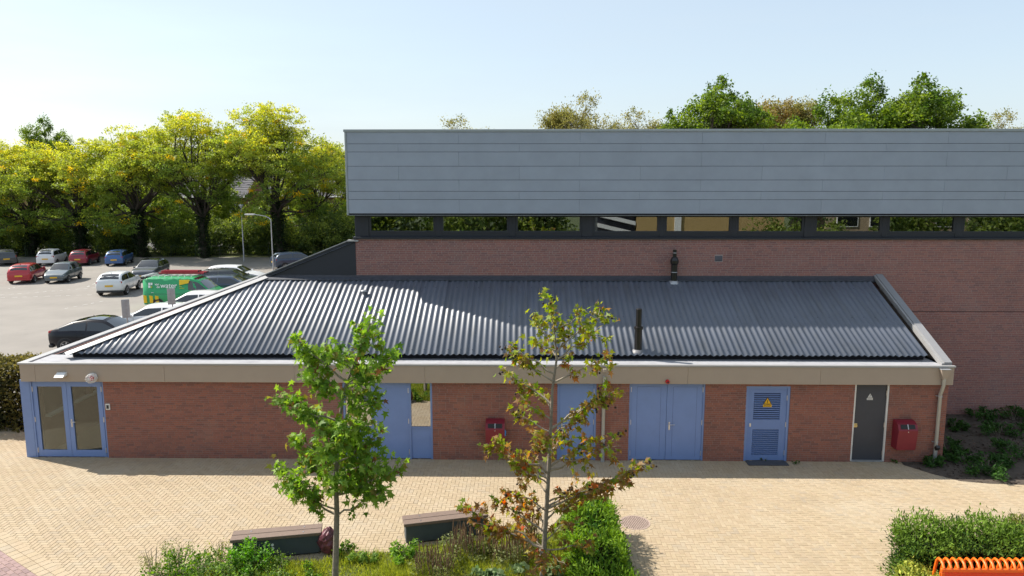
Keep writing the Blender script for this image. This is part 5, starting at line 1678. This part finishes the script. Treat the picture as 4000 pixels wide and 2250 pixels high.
car('parked_car', 'white crossover with black wheels seen from behind', 470, 1140, A_-R(6), 'suv', 4.25, 1.84, 1.60, paint('white', (.72,.73,.74), 0), .34, trim=True, dark_roof=False)
car('parked_car', 'dark grey estate with roof rails facing the camera behind the white crossover', 592, 1088, A_+math.pi-R(6), 'suv', 4.55, 1.86, 1.62, paint('graphite', (.055,.062,.075)), .35, rails=True, dark_roof=True)
car('parked_car', 'white small hatchback seen from behind below the trees', 208, 1030, A_-R(4), 'hatch', 3.65, 1.66, 1.53, paint('white2', (.70,.70,.71), 0), .29)
car('parked_car', 'dark red hatchback seen from behind below the trees', 335, 1030, A_-R(6), 'hatch', 3.75, 1.68, 1.48, paint('darkred', (.24,.010,.028)), .30)
car('parked_car', 'blue hatchback seen from behind below the trees', 470, 1031, A_-R(3), 'hatch', 4.0, 1.70, 1.46, paint('blue', (.035,.11,.30)), .31)
car('parked_car', 'dark grey car in the shade cut off by the left edge', 25, 1030, A_+R(20), 'wagon', 4.4, 1.78, 1.47, paint('dusk', (.05,.055,.06)), .31)
car('parked_car', 'black coupe-shaped car closest to the annex roof edge', 420, 1362, R(2), 'coupe', 4.55, 1.86, 1.60, paint('black', (.008,.008,.014), 0), .36, dark_roof=True)
car('parked_car', 'white car facing left, beside the black coupe-shaped car', 615, 1290, math.pi+R(3), 'wagon', 4.5, 1.80, 1.50, paint('white', (.72,.73,.74), 0), .32, rails=False)
car('parked_car', 'white car facing left in front of the green van', 760, 1232, math.pi+R(2), 'hatch', 4.3, 1.80, 1.52, paint('white2', (.70,.70,.71), 0), .32)
car('parked_car', 'dark blue car just behind the green van', 905, 1152, R(2), 'wagon', 4.6, 1.82, 1.46, paint('navy', (.03,.05,.09)), .32)
car('parked_car', 'dark green-black car with chrome window line, second behind the green van', 905, 1128, R(3), 'wagon', 4.7, 1.84, 1.54, paint('deepgreen', (.018,.026,.030)), .33, rails=True)
car('parked_car', 'white car half hidden where the roof edge meets the dark gable', 925, 1105, R(-2), 'wagon', 4.4, 1.8, 1.46, paint('white', (.72,.73,.74), 0), .32)
car('parked_car', 'dark blue estate with a red tail light just above the dark gable', 1160, 1045, R(38), 'wagon', 4.5, 1.8, 1.52, paint('navy', (.03,.05,.09)), .32)
# cars on the street behind the trees
car('parked_car', 'pale car on the street at the left edge behind the trees', 30, 933, R(8), 'wagon', 4.4, 1.78, 1.5, paint('silver', (.45,.47,.49), .4), .31, 'cars on the street behind the trees')
car('parked_car', 'silver car glimpsed between the trunks on the street', 375, 912, R(4), 'hatch', 4.2, 1.76, 1.5, paint('silver', (.45,.47,.49), .4), .31, 'cars on the street behind the trees')
car('parked_car', 'dark car glimpsed beside the hall corner on the street', 1372, 905, R(0), 'wagon', 4.5, 1.8, 1.55, paint('dusk', (.05,.055,.06)), .31, 'cars on the street behind the trees')

# ------------------------------------------------------------------ text
def text_mesh(body, size, mat, name):
    cu = bpy.data.curves.new(name, 'FONT'); cu.body = body; cu.size = size; cu.extrude = .003; cu.offset = .012*size
    o = bpy.data.objects.new(name, cu); COL.objects.link(o)
    bpy.context.view_layer.update()
    me = bpy.data.meshes.new_from_object(o.evaluated_get(bpy.context.evaluated_depsgraph_get()))
    bpy.data.objects.remove(o); me.name = name
    me.materials.clear(); me.materials.append(mat)
    return me
# ------------------------------------------------------------------ green van
GREEN = M('van_green', (.012,.33,.105), rough=.35, var=.02, coat=.6)
vx, vy = 742, 1196
van = car('green_van', 'green plumbing van with white lettering, yellow stripes and red ladders on the roof', vx, vy, R(1.5), 'van', 5.0, 1.92, 1.97, GREEN, .33, None, cat='van')
VY = -.972          # side that faces the camera
TXT = M('lettering_white', (.80,.82,.80), rough=.5, var=0)
VYEL = M('van_yellow', (.80,.52,.01), rough=.4, var=.02)
VYEL2 = M('van_lime', (.45,.55,.03), rough=.4, var=.02)
rx = (R(90), 0, 0)
def side_y(z): return -(.96*(1.0 - .115*max(0, (z-1.14))/.8)) - .012
def lettering(s, size, x, z, nm='lettering', mt=TXT):
    o = link(nm, text_mesh(s, size, mt, nm), van, (x, side_y(z)-.012, z), (R(90)-R(8), 0, 0)); return o
lettering('van', .21, -1.72, 1.52); lettering('de', .21, -1.60, 1.35); lettering('water', .44, -1.36, 1.36)
for (x0, x1, z0, z1) in ((-2.12,-1.99,1.36,1.49),(-1.97,-1.86,1.53,1.68),(-2.12,-1.99,1.51,1.68)):
    MB().prism([(x0, side_y(z0)-.006, z0), (x1, side_y(z0)-.006, z0), (x1, side_y(z1)-.006, z1), (x0, side_y(z1)-.006, z1)], (0, -.004, 0)).build('logo_block', TXT, van)
MB().prism([(-1.97, side_y(1.36)-.006, 1.36), (-1.88, side_y(1.36)-.006, 1.36), (-1.88, side_y(1.45)-.006, 1.45), (-1.97, side_y(1.45)-.006, 1.45)], (0, -.004, 0)).build('logo_block', VYEL2, van)
MB().prism([(-.18, side_y(1.50)-.006, 1.52), (.42, side_y(1.5)-.006, 1.66), (.48, side_y(1.86)-.006, 1.86), (-.18, side_y(1.86)-.006, 1.86)], (0, -.004, 0)).build('yellow_panel', VYEL, van)
for (x0, x1, z) in ((-.18, -.02, 1.42), (-.18, .14, 1.32)):
    MB().box(x0, x1, side_y(z)-.010, side_y(z)-.002, z, z+.035).build('lime_line', VYEL2, van)
for x0 in (-2.46, -2.08, -1.72):
    w = .21
    MB().prism([(x0, -.945, .40), (x0+w, -.955, .40), (x0+w*.95, -.972, .86 - .05*(x0+2.4)), (x0, -.972, .90 - .05*(x0+2.4))], (0, -.012, 0)).build('yellow_stripe', VYEL, van)
MB().box(-2.2, .6, -.975, -.966, .96, .975).build('side_seam', BLACK, van)
MB().bbox(-1.95, -1.80, -.985, -.965, 1.04, 1.07, .006).build('door_handle', WHITE, van)
# roof rack and ladders
p = MB()
for x in np.linspace(-2.35, .55, 8): p.tube([(x, -.80, 1.98), (x, -.78, 2.08), (x, .78, 2.08), (x, .80, 1.98)], .014, 6)
for y in (-.74, -.25, .25, .74): p.tube([(-2.45, y, 2.09), (.62, y, 2.09)], .014, 6)
p.bbox(-2.62, -2.46, -.78, .78, 2.02, 2.10, .01)
p.build('roof_rack', GALV, van)
lad = empty('ladder_stack', van.matrix_world @ Vector((0, 0, 0)), R(1.5), 'red ladders stacked on the roof rack of the green van', 'ladder')
lad.location = (van.location.x, van.location.y, van.location.z)
REDL = M('ladder_red', (.42,.03,.05), rough=.45, var=.08)
for k, (x0, x1, y, z) in enumerate(((-1.9, 1.0, .10, 2.10), (-1.75, .6, .16, 2.22), (-1.6, .9, .55, 2.10))):
    l = MB()
    for yy in (y, y+.36): l.box(x0, x1, yy-.03, yy+.03, z+.01, z+.10)
    x = x0+.2
    while x < x1-.1: l.box(x-.02, x+.02, y+.03, y+.33, z+.04, z+.07, 0); x += .28
    o = l.build('ladder', REDL, lad)
    e = MB()
    for yy in (y, y+.36): e.box(x1+.001, x1+.07, yy-.035, yy+.035, z+.005, z+.105)
    e.build('ladder_foot', PLASTIC_D, o)

# ================================================================== STREET FURNITURE
# parking sign posts behind the roof edge
for px, py0, py1, lab in ((488, 1168, 1240, 'narrow grey sign board on a post between the black car and the white car'), (667, 1125, 1188, 'narrow grey sign board on a post in front of the green van')):
    Y = 31.5
    a, b = on_y(px, py0, Y), on_y(px, py1, Y)
    t = empty('sign_post', (a.x, Y, -.02), R(-28), lab, 'sign')
    MB().tube([(0, .03, 0), (0, .03, a.z-.05)], .03, 10).build('post', GALV, t)
    o = MB(); o.bbox(-.03, .0, -.16, .16, b.z, a.z, .004); ob = o.build('sign_board', GALV, t, None, (0, 0, R(-35)))
    c = MB(); c.box(.001, .022, -.02, .02, b.z+.02, a.z-.02); c.build('channel', GALV, ob)
# street lamps
def lamp(px, y_top, Y, label, arm, h_extra=0, r=.06):
    q = on_y(px, y_top, Y)
    t = empty('street_lamp', (q.x, Y, -.02), 0, label, 'street lamp')
    z = q.z
    MB().tube([(0,0,0),(0,0,z*.55),(0,0,z*.56),(0,0,z)], [r*1.25, r*1.1, r*.85, r*.7], 10).build('post', GALV, t)
    if arm:
        MB().tube([(0,0,z),(-.10,0,z+.12),(-.35,0,z+.24),(-arm,0,z+.36)], [r*.7, r*.6, r*.5, r*.45], 8).build('arm', GALV, t)
        hd = MB(); hd.bbox(-arm-.62, -arm+.02, -.13, .13, z+.31, z+.40, .03); ho = hd.build('lamp_head', M('lamp_grey', (.40,.41,.42), rough=.5, var=.05), t)
        MB().box(-arm-.58, -arm-.10, -.10, .10, z+.303, z+.309).build('lamp_glass', LAMPGLASS, ho)
    else:
        hd = MB(); hd.lathe([(.05,0),(.22,.25),(.26,.30),(.10,.38),(0,.40)], (0,0,z), 12); hd.build('lamp_head', LAMPGLASS, t)
    return t
lamp(1058, 858, 47, 'grey street lamp with a curved arm beside the dark gable', 1.05, r=.042)
lamp(942, 812, 72, 'slim white lamp post with a round head in front of the trees', 0, r=.05)
# wire fence below the trees
t = empty('wire_fence', (-20, 75.9, -.03), 0, 'thin dark wire fence along the foot of the trees', 'fence')
for i in range(26):
    x = -38 + i*2.6
    MB().tube([(x, 0, 0), (x, 0, 1.25)], .025, 6).build('post', M('fence_green', (.02,.035,.022), rough=.6, var=.1), t)
p = MB()
for z in (.15, .45, .8, 1.2): p.tube([(-38, 0, z), (27, 0, z)], .006 if z < 1.1 else .016, 4)
p.build('wires', MATS['fence_green'], t)
# worn white bay marks on the car park
bm_ = MB(); r = random.Random(9)
def dash(p0, p1, n, w=.10):
    a, b = on_z(*p0).xy, on_z(*p1).xy
    d = (b - a).normalized(); nn_ = Vector((-d.y, d.x))*w/2; L = (b - a).length
    for k in range(n):
        u0 = a + d*(L*(k + .08*r.random())/n); u1 = u0 + d*(L/n*r.uniform(.35, .6))
        bm_.add([(*(u0-nn_), -.015), (*(u1-nn_), -.015), (*(u1+nn_), -.015), (*(u0+nn_), -.015)], [(0,1,2,3)])
dash((0,1152),(385,1122), 12); dash((0,1162),(380,1150), 9); dash((250,1205),(420,1172), 5); dash((100,1112),(20,1130), 4); dash((340,1120),(420,1085), 4); dash((560,1160),(600,1135), 3)
tag(bm_.build('bay_marks', M('worn_white', (.40,.39,.37), rough=.9, var=.35, scale=2), carpark), kind='stuff')
# verge under the trees
sheet('verge', [(-80,76.0),(60,76.0),(60,84.5),(-80,84.5)], -.012, M('verge_soil', (.12,.13,.04), rough=1, var=.5, scale=.8))

# ------------------------------------------------------------------ bins
def wall_bin(px, py0, py1, label, liner):
    a, b = on_y(px, py0, YF-.25), on_y(px, py1, YF-.25)
    zt, zb = a.z, b.z; h = zt - zb
    t = empty('waste_bin', (a.x, YF-.006, zb), 0, label, 'bin')
    w = .27
    p = MB()
    body = [(-w,0,0),(-w,-.30,0),(-w,-.36,h*.72),(-w,-.28,h*.92),(-w,-.12,h),(-w,0,h)]
    p.prism([(x, y, z) for x, y, z in body], (2*w, 0, 0)); p.build('body', RED, t)
    o = MB()
    for xa, xb in ((-w+.07, -.012), (.012, w-.07)):
        o.prism([(xa,-.343,h*.775),(xb,-.343,h*.775),(xb,-.285,h*.915),(xa,-.285,h*.915)], (0,-.008,.004))
    o.build('opening', BLACK, t)
    MB().prism([(-.012,-.352,h*.765),(.012,-.352,h*.765),(.012,-.288,h*.925),(-.012,-.288,h*.925)], (0,-.010,.005)).build('divider', M('bin_grey', (.45,.45,.48), rough=.5, var=.05), t)
    MB().tube([(0,-.355,h*.68),(0,-.372,h*.68)], .012, 8).build('lock', STEEL, t)
    if liner:
        MB().prism([(w-.01,-.22,h*.42),(w+.03,-.20,h*.40),(w+.04,-.14,h*.56),(w,-.12,h*.62)], (0,.03,0)).build('liner_tip', M('bag_blue', (.03,.22,.50), rough=.4, var=.1), t)
wall_bin(1934, 1645, 1746, 'dark red litter bin with a blue bag tip, left of the red-leaved tree', True)
wall_bin(3543, 1648, 1755, 'dark red litter bin on the wall right of the charcoal door', False)

# ------------------------------------------------------------------ benches
def bench(pxl, pyl, pxr, pyr, label, logo=False):
    a, b = on_z(pxl, pyl), on_z(pxr, pyr)
    d = (b - a); L = d.length; ang = math.atan2(d.y, d.x)
    c = (a + b)/2
    t = empty('bench', (c.x, c.y, .008), ang, label, 'bench', 'benches beside the planting bed')
    dep, h = .42, .50
    MB().bbox(-L/2+.04, L/2-.04, .02, dep-.02, .03, h-.07, .01).build('base', BENCHSIDE, t)
    MB().box(-L/2+.08, L/2-.08, .05, dep-.05, .0, .03).build('plinth', PLASTIC_D, t)
    for y0, y1 in ((-.01, dep/2-.008), (dep/2+.008, dep+.01)):
        o = MB().bbox(-L/2, L/2, y0, y1, h-.069, h, .006).build('plank', WOOD, t)
        for x in (-L/2+.38, L/2-.38):
            MB().tube([(x, (y0+y1)/2, h), (x, (y0+y1)/2, h+.006)], .018, 10).build('bolt', STEEL, o)
    if logo:
        for z, r_ in ((.30, .030), (.22, .034)):
            p = MB(); p.tube([(-L/2+L*.455, .019, z), (-L/2+L*.455, .013, z)], r_, 14); p.build('white_mark', TXT, t)
bench(903, 2198, 1258, 2165, 'left bench with dark panel sides and two white marks, beside the green tree', True)
bench(1580, 2132, 1908, 2092, 'right bench with dark panel sides, partly behind dry flowers', False)
# maroon boulder
q = on_z(1285, 2160)
mb = MB(); r = random.Random(5); mb.ball((0, 0, .28), .27, 16, 12, sq=(.78, .75, 1.12))
mb.v = [(x*(1+.14*math.sin(9*z+6*x)+r.uniform(-.10,.10)), y*(1+r.uniform(-.12,.12)), max(-.02, z*(1+r.uniform(-.05,.05)))) for x, y, z in mb.v]; mb.s = [False]*len(mb.s)
o = mb.build('boulder', STONE, None, (q.x, q.y, .0)); tag(o, 'glossy dark maroon boulder at the right end of the left bench', 'boulder')
# drain grate
t = empty('drain_grate', (MAN.x, MAN.y, .0), R(7), 'round rusty iron drain grate in the paving', 'drain')
p = MB(); p.lathe([(.33,-.01),(.36,-.01),(.36,.014),(.325,.014),(.325,-.01)], (0,0,0), 40, smooth=False); p.build('rim', IRON, t)
MB().lathe([(.0001,-.0),(.33,-.0)], (0,0,.001), 30, smooth=False).build('pit', M('pit_brown', (.03,.022,.018), rough=1, var=.2), t)
for k in range(15):
    x = -.294 + k*.042; hl = math.sqrt(max(0, .322**2 - x*x))
    MB().box(x-.0085, x+.0085, -hl, hl, .002, .013).build('bar', IRON, t)
for k in range(12):
    y = -.275 + k*.05; hl = math.sqrt(max(0, .322**2 - y*y))
    MB().box(-hl, hl, y-.006, y+.006, .0015, .010).build('cross_bar', IRON, t)
# orange bench
q0 = on_y(3690, 2215, 12.62)
t = empty('orange_bench', (q0.x+.9, 12.75, 0), 0, 'orange red steel bench of bent bars in front of the broad hedge', 'bench')
Wb = 1.95
for k in range(15):
    x = -.86 + k*.132
    p = MB(); p.tube([(x, .34, .0), (x+.02, .26, .70), (x+.02, .22, .88), (x+.015, .16, .955), (x+.005, .08, .965), (x, .0, .935), (x-.005, -.06, .87)], .026, 8)
    p.build('bent_bar', ORANGE_LIT, t)
p = MB(); p.bbox(-.92, 1.06, -.085, -.035, .80, .875, .012); p.build('top_rail', ORANGE_LIT, t)
p = MB(); p.bbox(-.92, 1.06, -.075, -.045, .70, .799, .006); p.build('back_plate', ORANGE, t)
for x in (-.92, .99):
    p = MB(); p.bbox(x, x+.07, -.085, -.035, .0, .798, .01); p.build('leg', ORANGE_LIT, t)
    p = MB(); p.bbox(x+.01, x+.06, .30, .36, .0, .40, .01); p.build('leg', ORANGE, t)
for k in range(14):
    x = -.80 + k*.132
    p = MB(); p.tube([(x, -.05, .70), (x-.02, -.10, .46), (x-.02, -.42, .44), (x-.02, -.48, .40)], .018, 6); p.build('seat_bar', ORANGE, t)
p = MB(); p.bbox(-.92, 1.06, -.52, -.46, .38, .44, .01); p.build('front_rail', ORANGE, t)
for x in (-.90, .98):
    p = MB(); p.bbox(x, x+.06, -.52, -.46, .0, .379, .01); p.build('leg', ORANGE, t)

# ================================================================== HOUSES BEHIND THE TREES
TILE = M('roof_tile', (.12,.115,.125), rough=.8, var=.2, scale=3, stain=((.25,.25,.26), 1.5, .5, .8, .5))
TILE_R = M('roof_tile_red', (.22,.085,.06), rough=.85, var=.2, scale=3)
HBRICK = M('house_brick', (.23,.12,.085), rough=.9, var=.15, scale=5)
OBRICK = M('house_brick_ochre', (.40,.26,.12), rough=.9, var=.12, scale=5)
def house(px0, px1, Y, z_e, z_r, label, wall, tile, nwin, chim=True):
    a, b = on_y(px0, 800, Y).x, on_y(px1, 800, Y).x
    w = b - a; D = 9.0
    t = empty('house', (a, Y, -.03), 0, label, 'house')
    MB().box(0, w, 0, D, 0, z_e).build('wall', wall, t)
    p = MB(); p.prism([(-.3, -.5, z_e-.1), (-.3, D/2, z_r), (-.3, D+.5, z_e-.1), (-.3, D+.5, z_e-.25), (-.3, D/2, z_r-.15), (-.3, -.5, z_e-.25)], (w+.6, 0, 0))
    ro = p.build('roof', tile, t)
    g = MB(); g.prism([(0, .01, z_e), (0, D/2, z_r-.2), (0, D-.01, z_e)], (w, 0, 0)); g.build('gable', wall, t)
    # tile rows as ridges
    tr = MB()
    n = 14
    for k in range(n):
        u = k/n; y = -.5 + (D/2+.5)*u; z = z_e-.1 + (z_r-z_e+.1)*u
        tr.box(-.3, w+.3, y, y+.06, z+.0, z+.06)
    tr.build('tile_courses', tile, ro)
    if chim: MB().box(w*.6, w*.6+.7, D/2-.35, D/2+.35, z_r-.6, z_r+.9).build('chimney', wall, ro)
    MB().tube([(-.3, -.55, z_e-.2), (w+.3, -.55, z_e-.2)], .08, 8).build('gutter', WHITE, t)
    for fl in (0, 1):
        for k in range(nwin):
            x = w*(k+.5)/nwin; z = .9 + fl*2.8
            if z + 1.3 > z_e: continue
            f = MB(); f.box(x-.85, x+.85, -.05, .05, z, z+.1); f.box(x-.85, x+.85, -.05, .05, z+1.3, z+1.4)
            for xx in (x-.85, x-.04, x+.77): f.box(xx, xx+.08, -.048, .05, z+.1, z+1.3)
            wo_ = f.build('window', WHITE, t)
            MB().box(x-.80, x+.80, -.02, -.01, z+.1, z+1.3).build('pane', CARGLASS, wo_)
house(1035, 1345, 97, 6.1, 9.6, 'brick house with grey tiled roof glimpsed through the tallest tree', HBRICK, TILE, 4)
house(640, 960, 99, 6.0, 9.2, 'brick house with dark roof glimpsed between the ivy trunks', HBRICK, TILE, 4)
house(-160, 60, 97, 5.6, 8.6, 'ochre house with dark roof at the left edge behind the trees', OBRICK, TILE, 3)

# ================================================================== ACROSS THE PLAZA (seen mirrored in the panes)
blk = empty('school_building', (10.4, -17, 0), 0, 'ochre brick building across the plaza, mirrored in the hall windows', 'building')
YB = M('ochre_brick', (.42,.29,.12), rough=.9, var=.12, scale=4, stretch=(.5,.5,12))
MB().box(0, 13.3, -10, 0, 0, 8.2).build('wall', YB, blk)
MB().box(17.5, 34, -10, -1, 0, 7.6).build('wing', M('tan_brick', (.34,.26,.17), rough=.9, var=.1, scale=4), blk)
MB().box(-.2, 34.2, -10.2, .2, 8.2, 8.6).build('roof', BITUMEN, blk)
MB().box(3.4, 4.0, .0, .12, 0, 8.2).build('white_pilaster', WHITE, blk)
for x in (18.5, 21.5, 24.5, 27.5, 30.5):
    for z in (1.0, 3.9):
        f = MB(); f.box(x-.08, x+1.88, -1.0, -.92, z-.08, z+1.7); wo_ = f.build('window', WHITE, blk)
        MB().box(x, x+1.8, -.919, -.91, z, z+1.6).build('pane', CARGLASS, wo_)
st = empty('stair_tower', (6.9, -17, 0), 0, 'white slatted stair tower across the plaza, mirrored in the hall windows', 'stairs')
MB().box(0, 3.4, -4, -.6, 0, 8).build('core', DARKSTEEL, st)
for k in range(7):
    MB().prism([(0, 0, 1.0+k*.95), (3.4, 0, .2+k*.95), (3.4, 0, .55+k*.95), (0, 0, 1.35+k*.95)], (0, -.55, 0)).build('stair_flight', WHITE, st)
G3 = 'trees across the plaza mirrored in the panes'
MIR = [(-15, -9, 1.9, 0, 'leftmost added dark bush'), (-10.5, -11, 2.1, 1, 'second added dark bush from the left'), (-6.5, -9.5, 1.8, 2, 'broad low added dark bush'), (-1.2, -10.5, 2.2, 1, 'added dark bush left of the stair tower'), (3.6, -13, 1.7, 2, 'added dark bush beside the stair tower'),  # these dark bushes are added out of view to darken the pane reflections
       (22.6, -12, 1.5, 0, 'light bush in front of the school wing'), (35, -12, 1.9, 1, 'bush at the end of the school wing'), (40, -11, 2.1, 0, 'last bush on the right')]
for x, y, s_, k, lab in MIR:
    plant_tree('shrub', SHR[k], (x, y, -.03), lab + ' across the plaza, mirrored in the hall panes', 'shrub', G3, s_, s_*1.1, x)
